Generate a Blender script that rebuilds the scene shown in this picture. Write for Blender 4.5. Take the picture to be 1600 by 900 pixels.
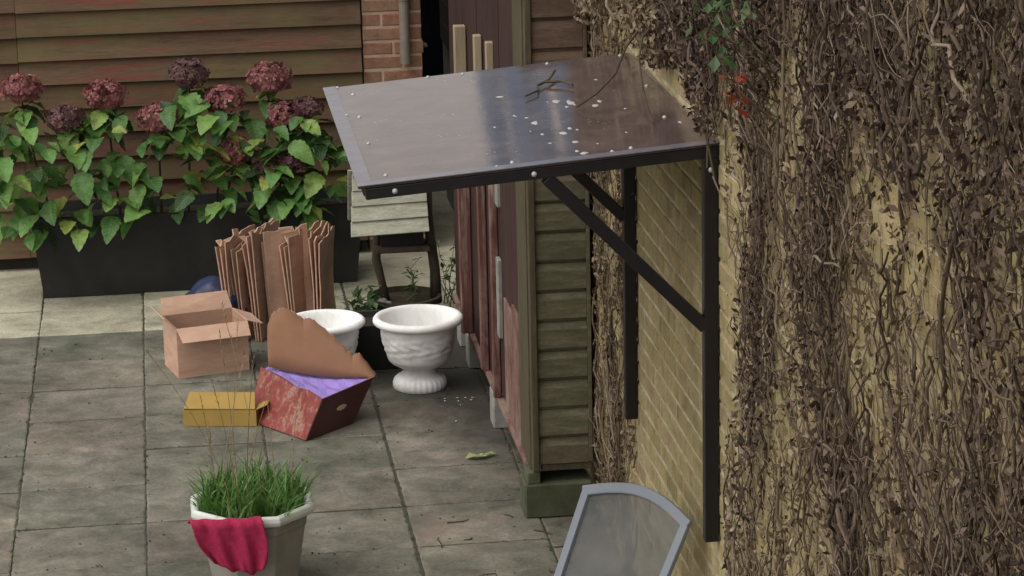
import bpy, bmesh, math, random
from mathutils import Vector, Matrix, noise
R = math.radians
rnd = random.Random(7)
for o in list(bpy.data.objects):
    bpy.data.objects.remove(o)
scene = bpy.context.scene
col = scene.collection

# ------------------------------------------------------------------ camera
cam_d = bpy.data.cameras.new("camera")
cam = bpy.data.objects.new("camera", cam_d)
col.objects.link(cam)
cam_d.sensor_width = 36.0
cam_d.lens = 99.0
cam_d.clip_end = 500
cam_d.clip_start = 0.1
right = Vector((0.9912, -0.1291, -0.0213))
up = Vector((0.0533, 0.2509, 0.9665)).normalized()
back = right.cross(up).normalized()
right = up.cross(back).normalized()
m3 = Matrix((right, up, back)).transposed()
cam.matrix_world = Matrix.Translation((-1.025, -12.469, 4.362)) @ m3.to_4x4()
scene.camera = cam
scene.render.resolution_x = 1024
scene.render.resolution_y = 576

# ------------------------------------------------------------------ sky, sun, exposure
SUN_EL, SUN_AZ = 58.0, 242.0          # high, veiled, from the left behind the camera
world = bpy.data.worlds.new("World")
scene.world = world
world.use_nodes = True
wn, wl = world.node_tree.nodes, world.node_tree.links
bg = wn["Background"]
sky = wn.new("ShaderNodeTexSky")
sky.sky_type = 'NISHITA'
sky.sun_disc = False
sky.sun_elevation = R(SUN_EL)
sky.sun_rotation = R(SUN_AZ)
sky.dust_density = 3.0
sky.air_density = 1.0
hs = wn.new("ShaderNodeHueSaturation")
hs.inputs["Saturation"].default_value = 0.06     # cloud cover takes the blue out of the sky
wl.new(sky.outputs[0], hs.inputs["Color"])
wb = wn.new("ShaderNodeMixRGB")
wb.blend_type = 'MULTIPLY'
wb.inputs[0].default_value = 1.0
wb.inputs[2].default_value = (1.04, 0.98, 0.93, 1)
wl.new(hs.outputs[0], wb.inputs[1])
wl.new(wb.outputs[0], bg.inputs["Color"])
bg.inputs["Strength"].default_value = 0.125
sun_d = bpy.data.lights.new("sun", 'SUN')
sun_d.energy = 0.8
sun_d.angle = R(85)
sun_d.color = (1.0, 0.97, 0.93)
sun = bpy.data.objects.new("sun", sun_d)
col.objects.link(sun)
az, el = R(SUN_AZ), R(SUN_EL)
sdir = Vector((math.sin(az) * math.cos(el), math.cos(az) * math.cos(el), math.sin(el)))
sun.rotation_euler = (-sdir).to_track_quat('-Z', 'Y').to_euler()
vs = scene.view_settings
vs.view_transform = 'Standard'
vs.look = 'None'
vs.gamma = 1.0
vs.use_curve_mapping = False
vs.exposure = 0.5
scene.render.engine = 'CYCLES'
scene.cycles.max_bounces = 5
scene.cycles.diffuse_bounces = 3
scene.cycles.glossy_bounces = 3
scene.cycles.transparent_max_bounces = 6

# ------------------------------------------------------------------ helpers
class MB:
    """collects shapes; build() links them as one mesh object"""
    def __init__(s):
        s.v, s.f, s.uv = [], [], None
    def add(s, vs_, fs_):
        b = len(s.v)
        s.v += [tuple(p) for p in vs_]
        s.f += [tuple(i + b for i in f) for f in fs_]
        return s
    def box(s, x0, x1, y0, y1, z0, z1, M=None):
        P = [Vector((x, y, z)) for z in (z0, z1) for y in (y0, y1) for x in (x0, x1)]
        if M is not None:
            P = [M @ p for p in P]
        return s.add(P, [(0, 2, 3, 1), (4, 5, 7, 6), (0, 1, 5, 4), (2, 6, 7, 3), (0, 4, 6, 2), (1, 3, 7, 5)])
    def tube(s, pts, rads, n=6, cap=True):
        pts = [Vector(p) for p in pts]
        if not hasattr(rads, '__len__'):
            rads = [rads] * len(pts)
        rings, ref = [], None
        for i, p in enumerate(pts):
            a = pts[max(i - 1, 0)]
            b = pts[min(i + 1, len(pts) - 1)]
            t = (b - a)
            t = t.normalized() if t.length > 1e-9 else Vector((0, 0, 1))
            if ref is None:
                ref = t.orthogonal().normalized()
            u = (ref - t * ref.dot(t))
            u = u.normalized() if u.length > 1e-6 else t.orthogonal().normalized()
            ref = u
            w = t.cross(u)
            rings.append([p + (u * math.cos(2 * math.pi * k / n) + w * math.sin(2 * math.pi * k / n)) * rads[i] for k in range(n)])
        vs_ = [q for r in rings for q in r]
        fs_ = []
        for i in range(len(pts) - 1):
            for k in range(n):
                a, b = i * n + k, i * n + (k + 1) % n
                fs_.append((a, b, b + n, a + n))
        if cap:
            fs_.append(tuple(range(n - 1, -1, -1)))
            fs_.append(tuple((len(pts) - 1) * n + k for k in range(n)))
        return s.add(vs_, fs_)
    def lathe(s, prof, n=48, c=(0, 0, 0), wob=None, rot=0.0):
        vs_, fs_ = [], []
        for j, (r, z) in enumerate(prof):
            for k in range(n):
                a = 2 * math.pi * k / n + rot
                rr = r if wob is None else wob(r, z, a, j)
                vs_.append((c[0] + rr * math.cos(a), c[1] + rr * math.sin(a), c[2] + z))
        for j in range(len(prof) - 1):
            for k in range(n):
                a, b = j * n + k, j * n + (k + 1) % n
                fs_.append((a, b, b + n, a + n))
        return s.add(vs_, fs_)
    def slab(s, pts, thick, nrm):
        """polygon outline given thickness along nrm"""
        n = len(pts)
        nrm = Vector(nrm)
        top = [Vector(p) + nrm * thick / 2 for p in pts]
        bot = [Vector(p) - nrm * thick / 2 for p in pts]
        fs_ = [tuple(range(n)), tuple(range(2 * n - 1, n - 1, -1))]
        for i in range(n):
            j = (i + 1) % n
            fs_.append((i, i + n, j + n, j))
        return s.add(top + bot, fs_)
    def mesh(s, name, mats, smooth=False, bevel=0.0, seg=1, fix=True):
        me = bpy.data.meshes.new(name)
        me.from_pydata(s.v, [], s.f)
        if fix or bevel:
            bm = bmesh.new()
            bm.from_mesh(me)
            if fix:
                bmesh.ops.recalc_face_normals(bm, faces=bm.faces)
            if bevel:
                bmesh.ops.bevel(bm, geom=[e for e in bm.edges if e.is_manifold and e.calc_face_angle(0) > 0.5],
                                offset=bevel, segments=seg, profile=0.6, affect='EDGES', clamp_overlap=True)
            bm.to_mesh(me)
            bm.free()
        for m in (mats if isinstance(mats, (list, tuple)) else [mats]):
            me.materials.append(m)
        if smooth:
            for p in me.polygons:
                p.use_smooth = True
        return me
    def build(s, name, mat, parent=None, **kw):
        return link(name, s.mesh(name, mat, **kw), parent)

def link(name, me, parent=None, loc=None, rot=None, scale=None):
    o = bpy.data.objects.new(name, me)
    col.objects.link(o)
    if parent is not None:
        o.parent = parent
    if loc is not None:
        o.location = loc
    if rot is not None:
        o.rotation_euler = rot
    if scale is not None:
        o.scale = scale if hasattr(scale, '__len__') else (scale,) * 3
    return o

def thing(name, label, cat, loc=(0, 0, 0), group=None, rz=0.0):
    o = link(name, None, None, loc, (0, 0, rz))
    o.empty_display_size = 0.1
    return tag(o, label, cat, group)

def tag(o, label, cat, group=None, kind=None):
    if label:
        o["label"] = label
    if cat:
        o["category"] = cat
    if group:
        o["group"] = group
    if kind:
        o["kind"] = kind
    return o

def lerp(a, b, t):
    return a + (b - a) * t

# ------------------------------------------------------------------ materials
class NT:
    def __init__(s, name):
        s.m = bpy.data.materials.new(name)
        s.m.use_nodes = True
        s.n, s.l = s.m.node_tree.nodes, s.m.node_tree.links
        s.b = s.n["Principled BSDF"]
        s._c = None
    def node(s, t, **kw):
        x = s.n.new(t)
        for k, v in kw.items():
            setattr(x, k, v)
        return x
    def coord(s, which="Object"):
        if s._c is None:
            s._c = s.node("ShaderNodeTexCoord")
        return s._c.outputs[which]
    def geo(s):
        return s.node("ShaderNodeNewGeometry")
    def mapping(s, vec, scale=(1, 1, 1), loc=None):
        x = s.node("ShaderNodeMapping")
        x.inputs["Scale"].default_value = scale
        s.l.new(vec, x.inputs["Vector"])
        if loc is not None:
            s.l.new(loc, x.inputs["Location"])
        return x.outputs[0]
    def noise(s, vec, scale=5.0, detail=5.0, rough=0.6, dist=0.0):
        x = s.node("ShaderNodeTexNoise")
        x.inputs["Scale"].default_value = scale
        x.inputs["Detail"].default_value = detail
        x.inputs["Roughness"].default_value = rough
        x.inputs["Distortion"].default_value = dist
        s.l.new(vec, x.inputs["Vector"])
        return x.outputs["Fac"]
    def voro(s, vec, scale=5.0, feature='F1', out="Distance"):
        x = s.node("ShaderNodeTexVoronoi", feature=feature)
        x.inputs["Scale"].default_value = scale
        s.l.new(vec, x.inputs["Vector"])
        return x.outputs[out]
    def ramp(s, fac, stops, interp='LINEAR'):
        x = s.node("ShaderNodeValToRGB")
        x.color_ramp.interpolation = interp
        e = x.color_ramp.elements
        while len(e) < len(stops):
            e.new(0.5)
        for i, (p, c) in enumerate(stops):
            e[i].position = p
            if not hasattr(c, '__len__'):
                c = (c, c, c)
            e[i].color = (c[0], c[1], c[2], 1)
        s.l.new(fac, x.inputs[0])
        return x.outputs[0]
    def mix(s, fac, a, b, mode='MIX'):
        x = s.node("ShaderNodeMixRGB", blend_type=mode)
        for i, val in enumerate((fac, a, b)):
            sock = x.inputs[i]
            if isinstance(val, (int, float)):
                sock.default_value = val if i == 0 else (val, val, val, 1)
            elif isinstance(val, (tuple, list)):
                sock.default_value = (val[0], val[1], val[2], 1)
            else:
                s.l.new(val, sock)
        return x.outputs[0]
    def math(s, op, a, b=0.5, clamp=False):
        x = s.node("ShaderNodeMath", operation=op, use_clamp=clamp)
        for sock, val in ((x.inputs[0], a), (x.inputs[1], b)):
            if isinstance(val, (int, float)):
                sock.default_value = val
            else:
                s.l.new(val, sock)
        return x.outputs[0]
    def random(s, island=False):
        if island:
            return s.geo().outputs["Random Per Island"]
        return s.node("ShaderNodeObjectInfo").outputs["Random"]
    def shifted(s, vec, rand, k=17.0):
        v = s.node("ShaderNodeVectorMath", operation='SCALE')
        c = s.node("ShaderNodeCombineXYZ")
        for i in range(3):
            s.l.new(rand, c.inputs[i])
        s.l.new(c.outputs[0], v.inputs[0])
        v.inputs["Scale"].default_value = k
        a = s.node("ShaderNodeVectorMath", operation='ADD')
        s.l.new(vec, a.inputs[0])
        s.l.new(v.outputs[0], a.inputs[1])
        return a.outputs[0]
    def bump(s, h, dist=0.005, strength=0.6):
        x = s.node("ShaderNodeBump")
        x.inputs["Distance"].default_value = dist
        x.inputs["Strength"].default_value = strength
        s.l.new(h, x.inputs["Height"])
        s.l.new(x.outputs[0], s.b.inputs["Normal"])
    def out(s, color=None, rough=None, spec=None, metal=None):
        for k, v in (("Base Color", color), ("Roughness", rough), ("Specular IOR Level", spec), ("Metallic", metal)):
            if v is None:
                continue
            if isinstance(v, (int, float)):
                s.b.inputs[k].default_value = v
            elif isinstance(v, (tuple, list)):
                s.b.inputs[k].default_value = (v[0], v[1], v[2], 1)
            else:
                s.l.new(v, s.b.inputs[k])
        return s.m

def m_plain(name, c, rough=0.6, var=0.25, scale=20, bump=0.0, stretch=(1, 1, 1), spec=0.4, rand=0.15, dirt=None, dirt_amt=0.5):
    t = NT(name)
    r = t.random()
    v = t.mapping(t.shifted(t.coord(), r), stretch)
    n = t.noise(v, scale, 6, 0.65)
    k = t.ramp(n, [(0.25, 1 - var), (0.75, 1 + var)])
    cc = t.mix(1.0, c, k, 'MULTIPLY')
    rr = t.ramp(r, [(0, 1 - rand), (1, 1 + rand)])
    cc = t.mix(1.0, cc, rr, 'MULTIPLY')
    if dirt:
        d = t.noise(v, scale * 0.22, 6, 0.7, 0.3)
        dm = t.ramp(d, [(0.45, 0), (0.68, dirt_amt)])
        cc = t.mix(dm, cc, dirt)
    if bump:
        t.bump(n, bump)
    return t.out(cc, rough, spec)

def m_wood(name, stops, stretch, scale=9, bump=0.004, rough=0.8, tint=0.2, algae=None, algae_amt=0.6, algae_scale=2.0):
    """weathered timber or flaking paint: stops = colours by a stretched noise"""
    t = NT(name)
    r = t.random()
    v0 = t.shifted(t.coord(), r)
    v = t.mapping(v0, stretch)
    n = t.noise(v, scale, 8, 0.7, 0.2)
    g = t.noise(v, scale * 6, 4, 0.6)
    c = t.ramp(n, stops)
    c = t.mix(1.0, c, t.ramp(g, [(0.25, 0.75), (0.75, 1.2)]), 'MULTIPLY')
    c = t.mix(1.0, c, t.ramp(r, [(0, 1 - tint), (1, 1 + tint)]), 'MULTIPLY')
    if algae:
        a = t.noise(v0, algae_scale, 5, 0.65)
        c = t.mix(t.ramp(a, [(0.42, 0), (0.66, algae_amt)]), c, algae)
    h = t.math('ADD', n, t.math('MULTIPLY', g, 0.5))
    t.bump(h, bump)
    return t.out(c, rough, 0.3)

def m_brick(name, stops, island, lichen=None, lichen_amt=0.6):
    t = NT(name)
    r = t.random(island)
    v = t.shifted(t.coord(), r, 9.0)
    n = t.noise(v, 14, 7, 0.7)
    f = t.noise(v, 90, 4, 0.7)
    c = t.ramp(r, stops)
    c = t.mix(1.0, c, t.ramp(n, [(0.28, 0.5), (0.5, 0.95), (0.72, 1.3)]), 'MULTIPLY')
    c = t.mix(1.0, c, t.ramp(f, [(0.3, 0.75), (0.7, 1.2)]), 'MULTIPLY')
    so = t.noise(t.geo().outputs['Position'], 1.6, 7, 0.75, 0.4)
    c = t.mix(t.ramp(so, [(0.46, 0), (0.68, 0.55)]), c, (0.10, 0.085, 0.055))
    if lichen:
        a = t.noise(t.coord(), 3.2, 6, 0.7)
        c = t.mix(t.ramp(a, [(0.4, 0), (0.65, lichen_amt)]), c, lichen)
    t.bump(t.math('ADD', n, t.math('MULTIPLY', f, 0.4)), 0.006, 0.8)
    return t.out(c, 0.9, 0.2)

def m_slab(name, pale=False):
    t = NT(name)
    r = t.random()
    w = t.geo().outputs["Position"]
    v = t.shifted(t.coord(), r, 5.0)
    big = t.noise(w, 1.3, 6, 0.65, 0.4)
    mid = t.noise(v, 5, 8, 0.72, 0.3)
    fin = t.noise(w, 60, 5, 0.75)
    if pale:
        c = t.ramp(mid, [(0.25, (0.22, 0.21, 0.15)), (0.5, (0.42, 0.405, 0.30)), (0.8, (0.55, 0.53, 0.42))])
    else:
        c = t.ramp(mid, [(0.24, (0.05, 0.05, 0.04)), (0.42, (0.135, 0.13, 0.105)), (0.58, (0.205, 0.19, 0.16)), (0.75, (0.30, 0.275, 0.24))])
        pk = t.ramp(r, [(0.0, (0.88, 0.95, 0.89)), (0.45, (0.94, 0.98, 0.93)), (0.7, (0.97, 0.98, 0.95)), (1.0, (1.04, 0.98, 0.95))])
        c = t.mix(1.0, c, pk, 'MULTIPLY')
    c = t.mix(1.0, c, t.ramp(r, [(0, 0.84), (0.5, 1.05), (1, 0.93)]), 'MULTIPLY')
    c = t.mix(1.0, c, t.ramp(big, [(0.3, 0.5), (0.48, 0.95), (0.68, 1.35)]), 'MULTIPLY')
    c = t.mix(1.0, c, t.ramp(fin, [(0.3, 0.72), (0.7, 1.25)]), 'MULTIPLY')
    if not pale:   # algae, and red brick dust washed down beside the shed foot
        al = t.noise(w, 2.6, 6, 0.7)
        c = t.mix(t.ramp(al, [(0.52, 0), (0.75, 0.45)]), c, (0.10, 0.115, 0.065))
        sx = t.node("ShaderNodeSeparateXYZ")
        t.l.new(w, sx.inputs[0])
        rd = t.math('ADD', t.noise(w, 1.9, 5, 0.7, 0.6), t.math('MULTIPLY', sx.outputs[0], 0.10))
        c = t.mix(t.ramp(rd, [(0.54, 0), (0.70, 0.6)]), c, (0.25, 0.165, 0.14))
        # damp and shade along the shed foot, painted as darker slab colour
        damp_shade = t.math('ADD', t.math('MULTIPLY', sx.outputs[0], 0.55), t.math('MULTIPLY', sx.outputs[1], 0.22))
        damp_shade = t.math('ADD', damp_shade, t.math('MULTIPLY', t.noise(w, 3.2, 6, 0.7, 0.5), 0.55))
        c = t.mix(t.ramp(damp_shade, [(0.55, 0), (0.86, 0.88)]), c, (0.028, 0.027, 0.022))
    h = t.math('ADD', mid, t.math('MULTIPLY', fin, 0.5))
    t.bump(h, 0.004, 0.7)
    return t.out(c, t.ramp(mid, [(0.3, 0.62), (0.7, 0.88)]), 0.35)

M = {}
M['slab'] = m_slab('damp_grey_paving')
M['slab_pale'] = m_slab('pale_back_paving', True)  # paler slab tint for the rows at the back
M['joint'] = m_plain('dirty_joint', (0.06, 0.058, 0.045), 0.95, 0.5, 30, 0.004, dirt=(0.045, 0.065, 0.022), dirt_amt=0.8)
M['soil'] = m_plain('dark_soil', (0.035, 0.028, 0.02), 0.95, 0.5, 40, 0.01)
M['earth'] = m_plain('garden_earth', (0.09, 0.085, 0.06), 0.95, 0.4, 2, 0.01)
M['yellow_brick'] = m_brick('yellow_stock_brick', [(0, (0.31, 0.24, 0.115)), (0.35, (0.42, 0.335, 0.165)), (0.6, (0.39, 0.30, 0.16)), (0.85, (0.48, 0.40, 0.22)), (1, (0.37, 0.25, 0.15))], False, (0.31, 0.295, 0.155), 0.5)
M['yellow_brick_i'] = m_brick('yellow_stock_brick_mass', [(0, (0.31, 0.24, 0.115)), (0.35, (0.42, 0.335, 0.165)), (0.6, (0.39, 0.30, 0.16)), (0.85, (0.48, 0.40, 0.22)), (1, (0.37, 0.25, 0.15))], True, (0.31, 0.295, 0.155), 0.5)
M['mortar'] = m_plain('lime_mortar', (0.45, 0.40, 0.28), 0.95, 0.4, 14, 0.006, dirt=(0.2, 0.175, 0.115), dirt_amt=0.8)
M['red_brick'] = m_brick('orange_red_brick', [(0, (0.22, 0.13, 0.085)), (0.4, (0.36, 0.155, 0.11)), (0.7, (0.31, 0.18, 0.115)), (1, (0.20, 0.14, 0.095))], False, (0.25, 0.185, 0.115), 0.6)
M['mortar_red'] = m_plain('sandy_mortar', (0.50, 0.38, 0.28), 0.95, 0.25, 25, 0.005)
M['clad'] = m_wood('faded_red_cladding', [(0.25, (0.06, 0.032, 0.02)), (0.42, (0.115, 0.07, 0.042)), (0.53, (0.13, 0.085, 0.054)), (0.60, (0.165, 0.06, 0.042)), (0.8, (0.20, 0.062, 0.044))], (0.5, 6, 6), 4, 0.003, 0.85, 0.2, (0.16, 0.15, 0.06), 0.5, 1.1)
M['shed_end'] = m_wood('olive_stained_board', [(0.2, (0.06, 0.057, 0.028)), (0.5, (0.11, 0.10, 0.052)), (0.8, (0.165, 0.14, 0.085))], (1.5, 6, 7), 5, 0.003, 0.8, 0.12, (0.12, 0.082, 0.058), 0.55, 1.4)
def m_shed_end():
    t = NT('olive_stained_board')
    r = t.random()
    w = t.geo().outputs["Position"]
    v = t.mapping(t.shifted(t.coord(), r), (1.5, 6, 7))
    n = t.noise(v, 5, 8, 0.7, 0.2)
    g = t.noise(v, 34, 4, 0.6)
    gr = t.ramp(n, [(0.2, (0.06, 0.059, 0.034)), (0.5, (0.118, 0.115, 0.068)), (0.8, (0.20, 0.19, 0.13))])
    br = t.ramp(n, [(0.2, (0.07, 0.045, 0.03)), (0.5, (0.135, 0.085, 0.06)), (0.8, (0.20, 0.14, 0.105))])
    sx = t.node("ShaderNodeSeparateXYZ")
    t.l.new(w, sx.inputs[0])
    k = t.math('ADD', t.math('MULTIPLY', sx.outputs[2], 0.4), t.math('MULTIPLY', t.noise(w, 2.5, 4, 0.6), 0.35))
    c = t.mix(t.ramp(k, [(0.25, 0.75), (0.36, 0.05), (0.78, 0.1), (1.0, 0.95)]), gr, br)
    c = t.mix(1.0, c, t.ramp(g, [(0.25, 0.75), (0.75, 1.2)]), 'MULTIPLY')
    c = t.mix(1.0, c, t.ramp(r, [(0, 0.88), (1, 1.12)]), 'MULTIPLY')
    t.bump(t.math('ADD', n, t.math('MULTIPLY', g, 0.5)), 0.003)
    return t.out(c, 0.7, 0.3)
M['shed_end'] = m_shed_end()
M['shed_trim'] = m_wood('olive_stained_trim', [(0.2, (0.045, 0.039, 0.022)), (0.5, (0.08, 0.068, 0.04)), (0.8, (0.12, 0.1, 0.066))], (7, 7, 0.9), 5, 0.003, 0.8, 0.1)
M['red_paint'] = m_wood('flaking_red_paint', [(0.28, (0.085, 0.032, 0.028)), (0.46, (0.15, 0.058, 0.05)), (0.56, (0.20, 0.105, 0.088)), (0.7, (0.30, 0.24, 0.20))], (5, 4, 1.2), 5, 0.004, 0.8, 0.2, (0.30, 0.235, 0.19), 0.75, 2.6)
M['dark_red'] = m_wood('dark_red_brown_stain', [(0.25, (0.022, 0.011, 0.010)), (0.55, (0.046, 0.021, 0.018)), (0.85, (0.085, 0.04, 0.034))], (6, 5, 0.7), 4, 0.003, 0.7, 0.15)
M['pale_wood'] = m_wood('weathered_pale_timber', [(0.25, (0.20, 0.155, 0.095)), (0.5, (0.33, 0.27, 0.18)), (0.8, (0.43, 0.36, 0.26))], (7, 6, 0.7), 4, 0.003, 0.85, 0.12)
def m_post():
    t = NT('post_with_painted_foot')
    v = t.shifted(t.coord(), t.random())
    n = t.noise(t.mapping(v, (8, 8, 0.8)), 4, 7, 0.7)
    bare = t.ramp(n, [(0.25, (0.20, 0.155, 0.095)), (0.5, (0.33, 0.27, 0.18)), (0.8, (0.43, 0.36, 0.26))])
    pnt = t.ramp(n, [(0.3, (0.065, 0.027, 0.023)), (0.5, (0.12, 0.05, 0.042)), (0.6, (0.19, 0.12, 0.10)), (0.75, (0.32, 0.26, 0.21))])
    pnt = t.mix(t.ramp(t.noise(v, 3.5, 5, 0.7), [(0.5, 0), (0.62, 0.7)]), pnt, (0.22, 0.14, 0.115))
    sx = t.node("ShaderNodeSeparateXYZ")
    t.l.new(t.coord(), sx.inputs[0])
    e = t.math('ADD', sx.outputs[2], t.math('MULTIPLY', n, 0.4))
    c = t.mix(t.ramp(t.math('MULTIPLY', e, 0.5), [(0.74, 0), (0.78, 1)]), pnt, bare)
    t.bump(n, 0.003)
    return t.out(c, 0.85, 0.3)
M['post'] = m_post()
M['roof_felt'] = m_plain('roofing_felt', (0.06, 0.06, 0.06), 0.95, 0.3, 60, 0.003)
M['inside'] = m_plain('dark_interior_board', (0.03, 0.026, 0.022), 0.9, 0.3, 12)
M['block'] = m_plain('algae_green_block', (0.085, 0.095, 0.055), 0.95, 0.4, 12, 0.006, dirt=(0.04, 0.05, 0.03))
M['block_pale'] = m_plain('concrete_foot', (0.27, 0.27, 0.24), 0.95, 0.3, 14, 0.005, dirt=(0.1, 0.105, 0.08))
M['black_steel'] = m_plain('satin_black_steel', (0.011, 0.010, 0.012), 0.38, 0.3, 12, 0.0006, spec=0.45)
M['bolt'] = m_plain('zinc_bolt', (0.45, 0.45, 0.46), 0.35, 0.15, 60, spec=0.6)
M['black_plastic'] = m_plain('black_plastic', (0.012, 0.013, 0.015), 0.5, 0.3, 10, 0.001, dirt=(0.05, 0.048, 0.04), dirt_amt=0.35)
M['white_urn'] = m_plain('white_urn_resin', (0.88, 0.88, 0.87), 0.55, 0.05, 30, 0.0014, (1, 1, 0.45), dirt=(0.5, 0.51, 0.46), dirt_amt=0.5)
M['card'] = m_plain('brown_cardboard', (0.50, 0.325, 0.235), 0.85, 0.16, 8, 0.0012, (1, 1, 3), rand=0.2, dirt=(0.30, 0.18, 0.12), dirt_amt=0.6)
M['card_edge'] = m_plain('pale_cut_cardboard', (0.58, 0.42, 0.29), 0.85, 0.2, 50, 0.001, rand=0.15)
M['card_torn'] = m_plain('brown_torn_card', (0.235, 0.122, 0.07), 0.85, 0.12, 7, 0.001, rand=0.03)
M['purple'] = m_plain('purple_lining', (0.31, 0.225, 0.60), 0.55, 0.14, 8, 0.002, rand=0.03)
M['maroon'] = m_plain('dark_maroon_card', (0.075, 0.025, 0.026), 0.6, 0.25, 7, 0.001, dirt=(0.18, 0.09, 0.08), dirt_amt=0.35, rand=0.03)
M['taupe'] = m_plain('taupe_glazed_pot', (0.26, 0.245, 0.22), 0.6, 0.15, 9, 0.001, dirt=(0.11, 0.1, 0.085), dirt_amt=0.5)
M['rim_white'] = m_plain('off_white_glaze', (0.60, 0.63, 0.60), 0.4, 0.08, 16, 0.001, dirt=(0.4, 0.42, 0.36), dirt_amt=0.4)
M['pink'] = m_plain('magenta_cotton', (0.36, 0.02, 0.075), 0.95, 0.3, 60, 0.003, rand=0.03)
M['chair_frame'] = m_plain('blue_grey_plastic', (0.19, 0.222, 0.262), 0.42, 0.08, 8, 0.0006, dirt=(0.22, 0.23, 0.24), dirt_amt=0.4, rand=0.03)
M['bird_roof'] = m_wood('lichen_grey_roof_board', [(0.2, (0.17, 0.17, 0.125)), (0.5, (0.34, 0.345, 0.27)), (0.8, (0.47, 0.47, 0.40))], (1.2, 5, 5), 7, 0.003, 0.9, 0.1)
M['bark'] = m_plain('dark_stick_bark', (0.06, 0.045, 0.03), 0.95, 0.45, 30, 0.006, (1, 1, 0.3), dirt=(0.11, 0.1, 0.06))
M['stem_tan'] = m_plain('dead_ivy_stem_tan', (0.215, 0.165, 0.105), 0.95, 0.45, 25, 0.003, (1, 1, 0.4))
M['yellow_card'] = m_plain('mustard_card', (0.36, 0.24, 0.06), 0.8, 0.12, 8, rand=0.03)
M['blue_plastic'] = m_plain('navy_plastic_sack', (0.022, 0.032, 0.075), 0.4, 0.25, 8, 0.002, rand=0.03)
M['white_plastic'] = m_plain('grimy_white_plastic', (0.42, 0.42, 0.41), 0.5, 0.15, 14, dirt=(0.3, 0.28, 0.24))
M['pipe'] = m_plain('grey_brown_pipe', (0.20, 0.175, 0.145), 0.5, 0.2, 16, dirt=(0.36, 0.32, 0.27))
M['slate'] = m_plain('blue_grey_slate', (0.085, 0.13, 0.165), 0.6, 0.3, 1.5)
M['render_blue'] = m_plain('blue_grey_render', (0.11, 0.25, 0.44), 0.9, 0.25, 2.5, 0.003, (1, 1, 0.3), dirt=(0.07, 0.09, 0.10), dirt_amt=0.6)
M['window_white'] = m_plain('white_window_paint', (0.8, 0.8, 0.8), 0.5, 0.05, 3)
M['glass_dark'] = m_plain('dark_door_glass', (0.008, 0.009, 0.010), 0.12, 0.2, 3, spec=0.5)

def m_leaf(name, stops, island=True, rough=0.5, trans=0.25):
    t = NT(name)
    r = t.random(island)
    n = t.noise(t.coord(), 30, 4, 0.6)
    c = t.ramp(r, stops)
    c = t.mix(1.0, c, t.ramp(n, [(0.25, 0.7), (0.75, 1.25)]), 'MULTIPLY')
    t.out(c, rough, 0.4)
    if trans <= 0:
        return t.m
    tr = t.node("ShaderNodeBsdfTranslucent")
    t.l.new(c, tr.inputs[0])
    mx = t.node("ShaderNodeMixShader")
    mx.inputs[0].default_value = trans
    t.l.new(t.b.outputs[0], mx.inputs[1])
    t.l.new(tr.outputs[0], mx.inputs[2])
    t.l.new(mx.outputs[0], t.n["Material Output"].inputs[0])
    return t.m
M['hyd_leaf'] = m_leaf('hydrangea_leaf', [(0, (0.03, 0.085, 0.025)), (0.3, (0.08, 0.22, 0.045)), (0.6, (0.15, 0.36, 0.07)), (0.88, (0.22, 0.40, 0.075)), (1, (0.40, 0.42, 0.06))], False, 0.42)
def m_hyd():
    t = NT('hydrangea_leaf_veined')
    r = t.random()
    sx = t.node("ShaderNodeSeparateXYZ")
    t.l.new(t.coord(), sx.inputs[0])
    ax = t.math('ABSOLUTE', sx.outputs[0])
    rib = t.ramp(t.math('MULTIPLY', ax, 60), [(0.03, 1), (0.12, 0)])
    ve = t.math('SINE', t.math('MULTIPLY', t.math('SUBTRACT', sx.outputs[1], t.math('MULTIPLY', ax, 0.8)), 330))
    ve = t.ramp(ve, [(0.75, 0), (0.95, 0.6)])
    n = t.noise(t.shifted(t.coord(), r), 28, 5, 0.65)
    c = t.ramp(r, [(0, (0.025, 0.07, 0.022)), (0.3, (0.07, 0.18, 0.045)), (0.6, (0.13, 0.30, 0.07)), (0.88, (0.20, 0.35, 0.08)), (1, (0.36, 0.37, 0.07))])
    c = t.mix(1.0, c, t.ramp(n, [(0.28, 0.6), (0.72, 1.3)]), 'MULTIPLY')
    c = t.mix(t.math('MULTIPLY', t.math('MAXIMUM', rib, ve), 0.45), c, (0.28, 0.40, 0.16))
    c = t.mix(t.ramp(t.noise(t.shifted(t.coord(), r, 5), 16, 3, 0.6), [(0.62, 0), (0.7, 0.7)]), c, (0.13, 0.09, 0.04))
    t.bump(t.math('SUBTRACT', n, t.math('MULTIPLY', ve, 0.6)), 0.004, 0.6)
    t.out(c, 0.45, 0.4)
    tr = t.node("ShaderNodeBsdfTranslucent")
    t.l.new(c, tr.inputs[0])
    mx = t.node("ShaderNodeMixShader")
    mx.inputs[0].default_value = 0.25
    t.l.new(t.b.outputs[0], mx.inputs[1])
    t.l.new(tr.outputs[0], mx.inputs[2])
    t.l.new(mx.outputs[0], t.n["Material Output"].inputs[0])
    return t.m
M['hyd_leaf'] = m_hyd()
M['hyd_flower'] = m_leaf('faded_pink_floret', [(0, (0.15, 0.045, 0.05)), (0.4, (0.27, 0.095, 0.10)), (0.8, (0.34, 0.13, 0.125)), (1, (0.38, 0.20, 0.17))], True, 0.7)
M['hyd_flower_dark'] = m_leaf('brown_purple_floret', [(0, (0.08, 0.035, 0.042)), (0.5, (0.145, 0.068, 0.075)), (1, (0.22, 0.12, 0.115))], True, 0.7)
M['grass'] = m_leaf('planter_grass', [(0, (0.05, 0.13, 0.025)), (0.5, (0.11, 0.25, 0.05)), (1, (0.20, 0.34, 0.11))], True)
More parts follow.
